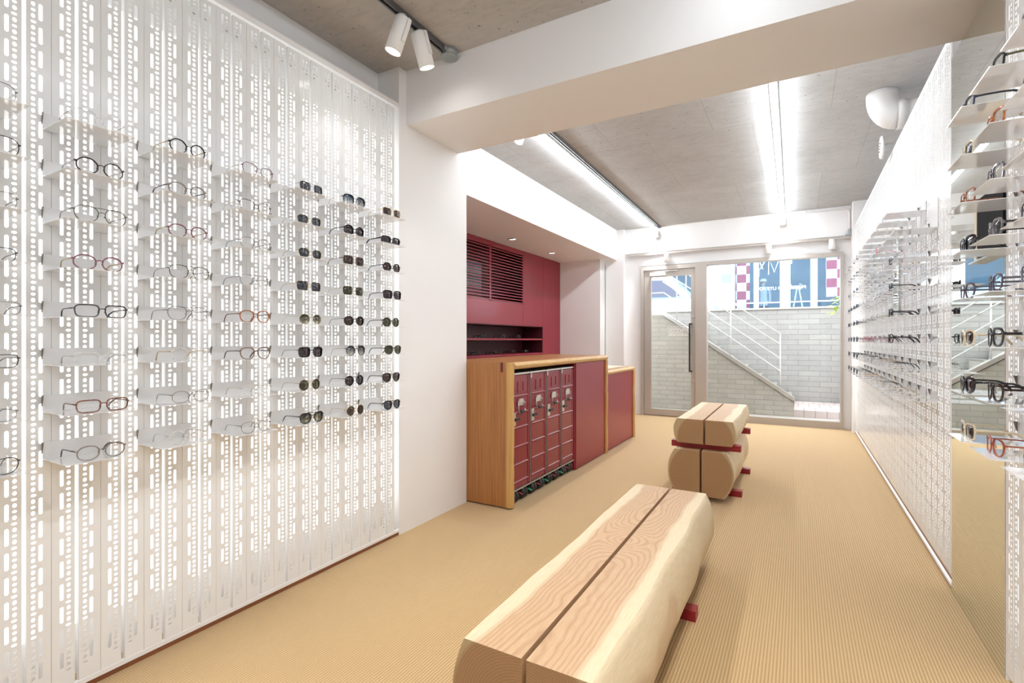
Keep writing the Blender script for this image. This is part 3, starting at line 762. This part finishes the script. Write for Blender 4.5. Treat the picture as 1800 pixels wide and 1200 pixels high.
# downlights in alcove ceiling
for i,y in enumerate((6.05,7.33)):
    e=empty('downlight',(-3.45,y,2.70),0,'small square downlight in the alcove ceiling, %s the pillar'%('nearer' if i==0 else 'farther from'),'light','downlights over the counter')
    q=MB(); 
    for b in ((-.055,.055,-.055,-.043),(-.055,.055,.043,.055),(-.055,-.043,-.043,.043),(.043,.055,-.043,.043)): q.box(*b,-.006,-.0003)
    q.build('trim_ring',M['steel'],e)
    q=MB(); q.box(-.042,.042,-.042,0,-.004,-.0004); q.build('baffle',M['black'],e)
    q=MB(); q.box(-.042,.042,.001,.042,-.004,-.0004); q.build('lens',M['downglow'],e)
# narrow mirror on the alcove return
q=MB(); q.box(-2.999,-2.985,8.375,8.59,.02,2.69); q.build('glass_panel',M['lens'],label='narrow tall glass panel on the white return beside the red cabinet',cat='glass panel')

# ------------------------------------------------------------------ ceiling lights
def batten(x0,x1,y0,y1,label,z=3.23):
    ang=math.atan2(-(x1-x0),(y1-y0)); ln=sqrt((x1-x0)**2+(y1-y0)**2)
    e=empty('strip_light',(x0,y0,z),ang,label,'light','ceiling strip lights')
    q=MB(); q.box(-.028,.028,0,ln,-.032,-.0005,bev=.002); q.build('housing',M['white'],e)
    q=MB(); 
    prof=[(-.024,-.0325),(-.024,-.048),(-.016,-.058),(0,-.062),(.016,-.058),(.024,-.048),(.024,-.0325)]
    q.prism(prof,'y',.01,ln-.01); q.build('tube',M['led' if z>3.2 else 'led2'],e)
    return e
batten(-2.045,-2.121,3.30,8.56,'long white strip light on the rear ceiling nearer the red alcove')
batten(-.155,-.203,3.30,8.56,'long white strip light on the rear ceiling nearer the right wall')
def rail(name,x0,y0,x1,y1,z,label):
    ang=math.atan2(-(x1-x0),(y1-y0)); ln=sqrt((x1-x0)**2+(y1-y0)**2)
    e=empty(name,(x0,y0,z),ang,label,'track')
    q=MB(); q.box(-.018,-.008,0,ln,-.034,-.0004); q.box(.008,.018,0,ln,-.034,-.0004); q.box(-.008,.008,0,ln,-.010,-.0004); q.build('rail_profile',M['darksteel'],e)
    q=MB(); q.box(-.004,.004,.01,ln-.01,-.020,-.0105); q.build('conductor_strip',M['black'],e)
batten(-.22,-.22,-1.95,2.42,'long white strip light on the near ceiling in line with the rear right one',3.12)
rail('track_rail',-1.965,3.30,-2.05,8.66,3.23,'dark lighting track on the rear ceiling beside the left strip light')
rail('track_rail',-1.875,-.9,-1.912,2.50,3.12,'dark lighting track on the near ceiling carrying two white spotlights')
q=MB(); q.cyl((-1.905,2.544,3.1199),(-1.905,2.544,3.078),.050,24); q.cyl((-1.905,2.544,3.0785),(-1.905,2.544,3.070),.0555,24); q.cyl((-1.905,2.505,3.105),(-1.905,2.48,3.105),.016,12); q.cyl((-1.93,2.544,3.071),(-1.93,2.544,3.068),.005,8); q.cyl((-1.88,2.544,3.071),(-1.88,2.544,3.068),.005,8)
q.build('junction_box',M['grey'],label='round grey junction box where the near track meets the beam',cat='junction box')
def spot(base,aim,length,r,label,group,power=0,angle=60,arm=True,glow='lamp',blend=.5,stem=.05,col=(1,.98,.96),mount=None):
    e=empty('spotlight',base,0,label,'spotlight',group)
    q=MB(); q.cyl((0,0,-.001),(0,0,-stem),r*.55,16); q.build('stem',M['white'],e)
    d=(Vector(aim)-Vector(base)).normalized(); pv=Vector((0,0,-stem-.015))
    rot=Vector((0,0,-1)).rotation_difference(d).to_matrix()
    q=MB()
    prof=[(.001,.035),(r*.9,.035),(r,.028),(r,-length+.035),(r*.93,-length+.033),(r*.90,-length+.045)]
    q.lathe(prof,24); q.v=[tuple(rot@Vector(p)+pv) for p in q.v]; q.build('barrel',M['white'],e)
    if arm:
        q=MB(); q.box(r+.001,r+.008,-.012,.012,-length*.5,.03); q.v=[tuple(rot@Vector(p)+pv) for p in q.v]; q.build('yoke',M['white'],e)
    q=MB(); q.lathe([(.0005,-length+.05),(r*.89,-length+.05)],24); q.v=[tuple(rot@Vector(p)+pv) for p in q.v]; q.build('lamp_lens',M[glow],e)
    if power:
        ld=bpy.data.lights.new('spot_beam','SPOT'); ld.energy=power; ld.spot_size=radians(angle); ld.spot_blend=blend; ld.color=col; ld.shadow_soft_size=r*.9
        lo=bpy.data.objects.new('spot_beam',ld); link(lo,e)
        lo.location=pv+d*(length+.01); lo.rotation_euler=Vector((0,0,-1)).rotation_difference(d).to_euler()
    return e
gs='white spotlights on the near track'
spot((-1.898,2.10,3.0855),(-2.05,2.03,2.60),.19,.046,'white track spotlight on the near ceiling, the one nearer the camera',gs,4,75,stem=.035)
spot((-1.905,2.26,3.0855),(-1.86,2.42,2.62),.19,.046,'white track spotlight on the near ceiling, the one nearer the beam',gs,12,75,stem=.03)
for i,(y,aim,p) in enumerate(((.9,(-.5,1.3,0),30),(.1,(-.5,.8,0),30),(-.6,(-.5,.2,0),25))):  # out-of-view spots added to light the near room
    spot((-1.89,y,3.0855),aim,.19,.046,'added white track spotlight over the left wall, %s toward the camera from the visible pair'%ORD[i],gs,p,70,stem=.05)
rail('track_rail',.10,-1.2,.10,2.40,3.12,'added dark lighting track, out of view, on the near ceiling over the right side')  # unseen track and its four spots, added to light the near room
for i,(y,aim,p) in enumerate(((1.9,(-.6,2.3,0),25),(.9,(-.9,2.0,0),25),(-.1,(-.2,1.5,0),25),(-.8,(-1.2,.8,0),25))):
    spot((.10,y,3.0855),aim,.19,.046,'added white track spotlight over the right side of the near ceiling, %s from the beam'%ORD[i],gs,p,100,stem=.05)
gs='spotlights at the ends of the rear strip lights'
spot((-2.085,8.585,3.167),(-1.95,8.05,1.2),.12,.036,'bright spotlight at the window end of the left strip light',gs,55,105,False,stem=.03)
spot((-.196,8.585,3.167),(-.25,8.05,1.2),.12,.036,'bright spotlight at the window end of the right strip light',gs,55,105,False,stem=.03)
spot((-2.19,4.02,3.228),(-2.35,3.9,2.7),.13,.04,'white spotlight just behind the beam at the left strip light',gs,20,100,False,stem=.03)
# header rail and three cylinders over the window
q=MB(); q.box(-2.60,.655,8.625,8.655,2.752,2.785); q.build('curtain_rail',M['frame'],label='beige metal rail running above the door and window',cat='rail')
for i,(x,w) in enumerate(((-1.925,'above the glass door'),(-.40,'above the middle of the window'),(.426,'above the right end of the window'))):
    spot((x,8.64,2.751),(x,8.64,2.0),.145,.042,'white cylinder spotlight %s'%w,'cylinder spotlights under the header rail',0,60,False,stem=.012,glow='white')
# conduit, box, duct, vent disc
q=MB(); q.tube([(-.10,8.643,3.19),(.54,8.643,3.19),(.585,8.643,3.185),(.62,8.643,3.165),(.638,8.643,3.12),(.638,8.643,2.87)],.014,10); 
for x in (.1,.35): q.box(x-.01,x+.01,8.628,8.6599,3.172,3.208)
q.build('conduit',M['pvc'],label='white conduit pipe bending down at the top right of the window wall',cat='pipe')
q=MB(); q.lathe([(.001,-.02),(.04,-.02),(.045,-.014),(.045,.014),(.04,.018),(.001,.018)],18,(.638,8.638,2.82),'y'); q.cyl((.638,8.643,2.862),(.638,8.643,2.885),.02,12)
q.build('junction_box',M['grey'],label='small round grey box at the lower end of the conduit',cat='junction box')
e=empty('drain_pipe',(.60,4.85,3.10),0,'fat white drain pipe elbow between ceiling and right wall','pipe')
q=MB(); pts=[]
for i in range(9):
    t=i/8*pi/2; pts.append((-.03+.10*(1-cos(t)) ,0,.10-.16*sin(t)))
q.tube([(-.03,0,.1295)]+pts,.105,24); q.build('elbow',M['pvc'],e)
q=MB(); q.tube([(.0705,0,-.06),(.27,0,-.06)],.098,24); q.tube([(.06,0,-.06),(.12,0,-.06)],.110,24); q.build('branch_pipe',M['pvc'],e)
e=empty('vent_cap',(.78,5.35,2.96),0,'round white vent disc edge-on above the right perforated wall','vent')
q=MB(); q.lathe([(.001,-.165),(.09,-.165),(.098,-.155),(.098,-.145),(.03,-.14),(.03,.098)],24,(0,0,0),'x'); q.build('disc',M['pvc'],e)
q=MB()
for i in range(4): q.sphere((-.168,-.02+.013*i,.03-.02*i),.006,5)
q.build('vent_hole',M['darksteel'],e)

# ------------------------------------------------------------------ door and window
e=empty('door_1',(-2.372,YB,0),0,'glazed door in a beige metal frame with a long black pull handle','door',kind='structure')
X=lambda x:x+2.372
q=MB(); q.box(0,.05,-.06,.10,0,2.56); q.box(.05,X(-1.474),-.06,.10,2.49,2.56); q.box(X(-1.474),X(-1.297),-.06,.10,0,2.575); q.box(.052,X(-1.474),-.02,.10,0,.015); q.build('door_frame',M['frame'],e)
q=MB(); s0,s1=.058,X(-1.480); z0,z1=.018,2.485
q.box(s0,X(-2.20),-.035,.015,z0,z1); q.box(X(-1.545),s1,-.035,.015,z0,z1); q.box(X(-2.20),X(-1.545),-.035,.015,z0,.12); q.box(X(-2.20),X(-1.545),-.035,.015,2.375,z1); 
sash=q.build('sash',M['frame'],e)
q=MB(); q.box(X(-2.20),X(-1.545),-.014,-.006,.12,2.375); q.build('glass_pane',M['pane'],sash)
q=MB(); q.box(X(-1.466)-.05,X(-1.45)-.04,-.115,-.095,.77,1.57,bev=.003); 
for z in (.77,1.552): q.box(X(-1.466)-.048,X(-1.466)-.008,-.112,-.036,z,z+.02)
q.v=[(x-.05,y,z) for x,y,z in q.v]; q.build('pull_handle',M['black'],sash,label='long black pull handle')
q=MB(); q.box(X(-2.21),X(-1.95),-.085,-.036,2.385,2.44,bev=.004); q.tube([(X(-2.12),-.06,2.442),(X(-2.12),-.06,2.455),(X(-1.90),-.065,2.462),(X(-1.75),-.055,2.465)],.008,6); q.build('door_closer',M['white'],sash)
q=MB(); q.cyl((X(-1.51),-.035,1.69),(X(-1.51),-.045,1.69),.018,16); q.box(X(-1.535),X(-1.485),-.04,-.0352,.60,.66); q.build('lock',M['alu'],sash)
q=MB()
random.seed(3)
for i in range(7):
    z=1.52-.024*i; xx=X(-1.93)+random.uniform(-.02,.05)
    while xx<X(-1.60):
        l=random.uniform(.015,.06); q.box(xx,min(xx+l,X(-1.59)),-.0165,-.0145,z-.006,z+.006); xx+=l+.012
q.build('vinyl_lettering',M['white'],sash,label='faint rows of small white vinyl lettering on the glass')
e=empty('window_1',(-1.297,YB,0),0,'large fixed shop window in a beige metal frame','window',kind='structure')
X=lambda x:x+1.297
q=MB(); q.box(0,X(.566),-.06,.10,0,.105); q.box(0,X(.566),-.06,.10,2.52,2.575); q.box(X(.53),X(.566),-.06,.10,.105,2.52); q.build('window_frame',M['frame'],e)
q=MB(); q.box(0,X(.53),.01,.018,.105,2.52); q.build('glass_pane',M['pane'],e)

# ------------------------------------------------------------------ outside: stair well
struct('ground_pit',(lambda q:(q.box(-5,3.0,8.86,11.3,-.08,-.005),q)[1])(MB()),M['concrete2'])
YS=9.75
def stz(x): return .317-(x+.065)*.694   # stair pitch line
e=empty('staircase',(-.066,YS,0),0,'outdoor stair with pale brick flank rising left to the street','staircase')
q=MB(); q.prism([(-4.3,-.004),(0,-.004),(0,.24),(-2.19,1.76),(-4.3,1.76)],'y',0,.10); q.build('brick_flank',M['brick'],e)
q=MB(); x0,x1=-2.185,0.0
q.prism([(x1+.015,.25),(x1+.015,.32),(x0,.32+2.2*.694),(x0-.9,.32+2.2*.694),(x0-.9,.25+2.2*.694),(x0,.25+2.2*.694)],'y',-.03,.12); q.build('stringer_cap',M['alu'],e)
q=MB()
for i in range(9):
    xr=-.05-.25*i; q.box(-4.3 if i==8 else xr-.25,xr,.121,1.40,-.004,.10+.1735*(i+1))
q.build('treads',M['concrete2'],e)
q=MB()
for i in range(9):
    xr=-.05-.25*i; zz=.10+.1735*(i+1); q.box(xr-.05,xr+.012,.1215,1.40,zz+.0005,zz+.022)
q.build('nosing',M['alu'],e)
q=MB(); q.box(-.0655,2.4,YS,11.16,-.004,.115); q.build('tiled_step',M['tile'],label='low step of pinkish square tiles at the foot of the stair',cat='step')
e=empty('stair_railing',(0,YS,0),0,'thin white handrail with four sloping bars above the brick stair flank','railing')
def bar(xa,za,xb,zb,lv=None):
    q=MB(); pts=[(xa,.03,za),(xb,.03,zb)]
    if lv is not None: pts=[(lv,.03,za)]+pts
    q.tube(pts,.010,8); q.build('rail_bar',M['white'],e)
bar(-2.26,2.867,-.269,1.402,-3.2); bar(-2.26,2.61,-.269,1.225,-3.2); bar(-2.259,2.42,-.269,.978); bar(-2.238,2.201,-.269,.762,-3.2)
for x,zb,zt in ((-.269,.47,1.415),(-1.056,1.015,1.985),(-1.995,1.667,2.68)):
    q=MB(); q.tube([(x,.045,zb),(x,.045,zt)],.010,8); q.build('post',M['white'],e)
# retaining wall and street
q=MB(); q.box(-6,4.0,11.20,11.45,-.08,1.90); struct('wall_retaining',q,M['brick2'])
q=MB(); q.box(-6,4.0,11.17,11.48,1.90,1.935); struct('trim_6',q,M['concrete2'])
q=MB(); q.box(2.6,2.8,8.86,11.2,-.08,3.2); struct('wall_pit_right',q,M['brick2'])
q=MB(); q.box(-14,10,11.45,26,1.40,1.50); struct('ground_street',q,plain('pale_asphalt',(.42,.43,.45),.8))
e=empty('street_railing',(0,11.32,1.935),0,'pale handrail along the top of the retaining wall','railing')
q=MB(); q.tube([(-3.2,0,.11),(2.4,0,.11)],.012,8); q.build('rail_bar',M['white'],e)
for x in (-2.114,-.60,.9,2.2):
    q=MB(); q.tube([(x,0,0),(x,0,.80 if x<-2 else .11)],.010,8); q.build('post',M['white'],e)
# leafy branch at right
e=empty('potted_plant',(1.05,10.75,1.36),0,'light green leafy plant at the right edge of the window','plant')
M['leaf']=plain('young_leaf',(.36,.50,.10),.5,var=.25,nscale=20)
q=MB(); random.seed(11); stems=[]
for s in range(7):
    a=random.uniform(0,2*pi); tip=Vector((.13*cos(a)-.36,.10*sin(a),.52+random.uniform(.05,.38)))
    stems.append(tip); q.tube([(0,0,-.02),tuple(tip*.6),tuple(tip)],.005,5)
q.build('stem',plain('plant_stem',(.2,.22,.07),.6),e)
q=MB()
for tip in stems:
    for k in range(6):
        a=random.uniform(0,2*pi); d=Vector((cos(a),sin(a)*.6,random.uniform(-.6,.25))).normalized(); l=random.uniform(.09,.15); sd=d.cross(Vector((0,0,1))).normalized()*l*.26
        b=tip-Vector((0,0,random.uniform(0,.3))); up=Vector((0,0,.012))
        q.add([b,b+d*l*.4+sd,b+d*l,b+d*l*.4-sd,b+d*l*.45+up],[(0,1,4),(1,2,4),(2,3,4),(3,0,4)])
q.build('foliage',M['leaf'],e)
q=MB(); q.lathe([(.001,-.34),(.10,-.34),(.14,-.02),(.15,0),(.13,0),(.12,-.03),(.001,-.03)],20); q.build('pot',M['concrete2'],e)
q=MB(); q.box(-.16,.16,-.16,.16,-1.234,-.341); q.build('plinth',M['concrete2'],e)

# car passing on the street (only its middle shows above the wall)
M['carp']=plain('silver_blue_car_paint',(.34,.46,.62),.25,.2,coat=.3)
M['cglass']=plain('dark_car_glass',(.03,.04,.09),.08,spec=.8)
e=empty('car',(-4.4,17.06,1.50),0,'silver-blue car passing on the street beyond the glass door','car')
side=[(-2.1,.28),(-2.16,.70),(-2.06,1.10),(-1.80,1.72),(-1.3,1.86),(.2,1.88),(.85,1.80),(1.45,1.18),(2.05,1.04),(2.25,.78),(2.25,.30)]
q=MB()
vs=[]; n=len(side)
for y,k in ((-.80,0),(-.86,.02),(-.84,.05),(-.62,1),(.62,1),(.84,.05),(.86,.02),(.80,0)):
    vs+= [(x,y,z if z<=1.12 else 1.12+(z-1.12)*k) for x,z in side]
fs=[]
for j in range(7):
    for i in range(n):
        i2=(i+1)%n; fs.append((j*n+i,j*n+i2,(j+1)*n+i2,(j+1)*n+i))
fs+=[list(range(n))[::-1],[7*n+i for i in range(n)]]
q.add(vs,fs,False); q.build('car_body',M['carp'],e)
for sg in (-1,1):
    q=MB(); q.prism([(-1.82,1.16),(-1.62,1.66),(-.52,1.74),(-.50,1.16)],'y',0,.02); q.prism([(-.40,1.16),(-.42,1.74),(.66,1.70),(1.18,1.20),(1.18,1.16)],'y',0,.02)
    # lean the side glass in with the cabin
    q.v=[(x,sg*(.850-(z-1.12)*.295+y),z) for x,y,z in q.v]; q.build('side_window',M['cglass'],e)
for x in (-1.35,1.30):
    for sg in (-1,1):
        q=MB(); q.lathe([(.001,-.1),(.20,-.1),(.30,-.09),(.32,-.05),(.32,.05),(.30,.09),(.20,.1),(.001,.1)],24,(x,sg*.79,.32),'y'); q.build('wheel',M['black'],e)

# storefront across the street
YF=19.5
M['fwhite']=plain('white_facade',(.88,.89,.9),.5)
M['fblue']=glassy('shop_glass',(.80,.90,.97),.03)
M['inblue']=plain('pale_blue_interior',(.30,.41,.50),.7,var=.12,nscale=1.5)
def checker():
    m,nt,b,o=newmat('red_white_check'); v=coord(nt,loc=(.1,0,.2)); t=N(nt,'ShaderNodeTexChecker'); t.inputs['Scale'].default_value=3.3
    t.inputs['Color1'].default_value=(.85,.85,.86,1); t.inputs['Color2'].default_value=(.42,.05,.09,1); L(nt,v,t.inputs[0]); L(nt,t.outputs[0],b.inputs['Base Color']); return m
M['check']=checker()
e=empty('shop_building',(0,YF,1.72),0,'white shopfront with blue glazing across the street','building')
for a,b in ((-12,-4.2),(-2.9,-1.98),(-1.357,-1.213),(-.546,-.239),(.36,.553),(1.6,9)):
    q=MB(); q.box(a,b,0,.35,0,4.2); q.build('pillar',M['fwhite'],e)
q=MB(); q.box(-12,9,-.02,3.4,4.2,4.6); q.build('lintel',M['fwhite'],e)
q=MB(); q.box(-12,9,3.3,3.4,0,4.2); q.build('back_wall',M['inblue'],e)
q=MB(); q.box(-12,9,-.02,3.4,-.22,-.0005); q.build('plinth',M['fwhite'],e)
q=MB(); q.box(-12,9,.36,3.29,.0,.05); q.build('shop_floor',M['concrete2'],e)
for a,b in ((-4.2,-2.9),(-1.98,-1.357),(-1.213,-.546),(-.239,.36),(.553,1.6)):
    q=MB(); q.box(a,b,.12,.14,.05,4.2); q.build('shop_window',M['fblue'],e)
q=MB(); q.box(-1.95,-1.50,.20,.24,.1,3.4); q.build('check_panel',M['check'],e); q=MB(); q.box(.80,1.55,.20,.24,1.0,3.6); q.build('check_panel',M['check'],e)
q=MB(); q.box(-2.40,-2.09,-.03,-.001,1.62,2.45); q.build('poster',plain('blue_poster',(.22,.42,.68),.5),e,label='blue poster with orange patch')
q=MB(); q.box(-2.36,-2.13,-.036,-.0305,1.95,2.38); q.build('poster_patch',plain('orange_patch',(.85,.62,.42),.5,var=.2,nscale=12),e)
def lettering(txt,size,loc,mirrored,mat,name,parent):
    cu=bpy.data.curves.new(name,'FONT'); cu.body=txt; cu.size=size; cu.extrude=.004
    to=bpy.data.objects.new(name+'_tmp',cu); COL.objects.link(to); bpy.context.view_layer.update()
    me=bpy.data.meshes.new_from_object(to.evaluated_get(bpy.context.evaluated_depsgraph_get())); bpy.data.objects.remove(to)
    for v in me.vertices:
        x,y,z=v.co; v.co=((-x if mirrored else x),-z,y)
    if mirrored: me.flip_normals()
    me.materials.clear(); me.materials.append(mat); me.name=name
    o=bpy.data.objects.new(name,me); link(o,parent); o.location=loc; return o
lettering('PRESSING O LITE PO',.155,(.23,-.012,1.30),True,M['fwhite'],'shop_lettering',e)
q=MB()
M['neon']=plain('pale_neon_line',(.8,.93,.97),.4)
zz=1.72
for pts in ([(-1.19,2.35),(-1.08,2.05)],[(-.97,2.38),(-1.19,2.02),(-1.19,1.80)],[(-.90,1.85),(-.89,2.42),(-.72,1.92),(-.60,2.28)]):
    q.tube([(x,.09,z) for x,z in pts],.018,6)
q.build('line_lettering',M['neon'],e)
# step ladder
e=empty('step_ladder',(-.01,19.93,1.77),0,'white A-frame step ladder behind the shop glass across the street','ladder')
for sg in (-1,1):
    q=MB(); 
    for y in (-.12,.12): q.tube([(sg*.24,y,0),(sg*.03,y,1.30)],.022,6)
    for k in range(4):
        t=.15+.2*k; q.box(min(sg*(.24-.21*t)-.03,sg*(.24-.21*t)+.03),max(sg*(.24-.21*t)-.03,sg*(.24-.21*t)+.03),-.119,.119,1.3*t,1.3*t+.02)
    q.build('ladder_side',M['white'],e)
q=MB(); q.box(-.06,.06,-.14,.14,1.3005,1.33); q.build('top_cap',M['white'],e)

# person across the street: one continuous skinned body
def person(loc):
    e=empty('person',loc,0,'person in a pale cap and grey coat standing behind the shop glass','person')
    J={'pel':(0,0,.92),'spine':(0,.0,1.12),'chest':(0,.0,1.30),'neck':(0,-.0,1.45),'head0':(0,-.02,1.53),'head1':(0,-.02,1.60),
       'hl':(.09,0,.88),'kl':(.10,-.02,.49),'al':(.10,0,.09),'tl':(.11,-.14,.04),'hr':(-.09,0,.88),'kr':(-.10,-.01,.49),'ar':(-.11,.02,.09),'tr':(-.12,-.12,.04),
       'sl':(.17,0,1.39),'el':(.22,.02,1.12),'wl':(.22,-.05,.88),'fl':(.22,-.07,.80),'sr':(-.17,0,1.39),'er':(-.22,.02,1.12),'wr':(-.22,-.05,.88),'fr':(-.22,-.07,.80)}
    R={'pel':(.14,.10),'spine':(.13,.10),'chest':(.15,.105),'neck':(.05,.05),'head0':(.068,.08),'head1':(.075,.09),'hl':(.085,.09),'kl':(.06,.06),'al':(.042,.045),'tl':(.035,.03),'hr':(.085,.09),'kr':(.06,.06),'ar':(.042,.045),'tr':(.035,.03),
       'sl':(.06,.06),'el':(.045,.045),'wl':(.03,.03),'fl':(.03,.022),'sr':(.06,.06),'er':(.045,.045),'wr':(.03,.03),'fr':(.03,.022)}
    E_=[('pel','spine'),('spine','chest'),('chest','neck'),('neck','head0'),('head0','head1'),('pel','hl'),('hl','kl'),('kl','al'),('al','tl'),('pel','hr'),('hr','kr'),('kr','ar'),('ar','tr'),('chest','sl'),('sl','el'),('el','wl'),('wl','fl'),('chest','sr'),('sr','er'),('er','wr'),('wr','fr')]
    ks=list(J); me=bpy.data.meshes.new('body'); me.from_pydata([J[k] for k in ks],[(ks.index(a),ks.index(b)) for a,b in E_],[])
    o=bpy.data.objects.new('body',me); link(o,e)
    sk=o.modifiers.new('skin','SKIN'); sk.use_smooth_shade=True
    for i,k in enumerate(ks): me.skin_vertices[0].data[i].radius=R[k]; me.skin_vertices[0].data[i].use_root=(k=='pel')
    sb=o.modifiers.new('sub','SUBSURF'); sb.levels=2; sb.render_levels=2
    m,nt,b,oo=newmat('coat_and_skin'); v=coord(nt); sx=N(nt,'ShaderNodeSeparateXYZ'); L(nt,v,sx.inputs[0])
    L(nt,ramp(nt,math_(nt,'DIVIDE',sx.outputs['Z'],1.7),[(0,(.10,.10,.12)),(.43,(.14,.14,.18)),(.44,(.42,.43,.48)),(.86,(.45,.46,.50)),(.868,(.62,.45,.37)),(1,(.62,.45,.37))],'CONSTANT'),b.inputs['Base Color'])
    me.materials.append(m)
    q=MB(); q.lathe([(.105,1.60),(.112,1.615),(.108,1.66),(.08,1.70),(.03,1.715),(.001,1.717)],20,(0,-.02,0)); q.prism([(-.09,-.10),(.09,-.10),(.075,-.19),(-.075,-.19)],'z',1.60,1.612); q.build('cap',plain('pale_cap',(.75,.74,.72),.8),e)
    q=MB(); q.sphere((0,-.105,1.55),.016,6,(.8,1.2,1.3)); 
    for sg in (-1,1): q.sphere((sg*.078,-.01,1.555),.018,6,(.4,.8,1.4))
    q.build('face_features',plain('face_skin',(.60,.43,.35),.6),e)
    q=MB(); 
    for sg in (-1,1): q.sphere((sg*.03,-.098,1.575),.009,6)
    q.build('eyes',M['black'],e)
person((-1.09,20.05,1.77))

# ------------------------------------------------------------------ world, camera, render look
w=bpy.data.worlds.new('sky'); SC.world=w; w.use_nodes=True
nt=w.node_tree; bg=nt.nodes['Background']; bg.inputs[0].default_value=(.93,.965,1.0,1); bg.inputs[1].default_value=3.9
cam=bpy.data.cameras.new('camera'); co=bpy.data.objects.new('camera',cam); COL.objects.link(co)
co.location=(0,0,1.3); co.rotation_euler=(pi/2,0,.5185)
cam.sensor_width=36; cam.lens=882.0*36/1800; cam.shift_y=-3/1800; cam.clip_start=.02; cam.clip_end=200
SC.camera=co
SC.view_settings.view_transform='Standard'; SC.view_settings.look='None'; SC.view_settings.exposure=0.6; SC.view_settings.gamma=1
SC.view_settings.use_curve_mapping=False
SC.cycles.transparent_max_bounces=24; SC.cycles.max_bounces=10; SC.cycles.diffuse_bounces=6; SC.cycles.glossy_bounces=5; SC.cycles.transmission_bounces=4
SC.cycles.caustics_reflective=False; SC.cycles.caustics_refractive=False; SC.cycles.sample_clamp_indirect=4
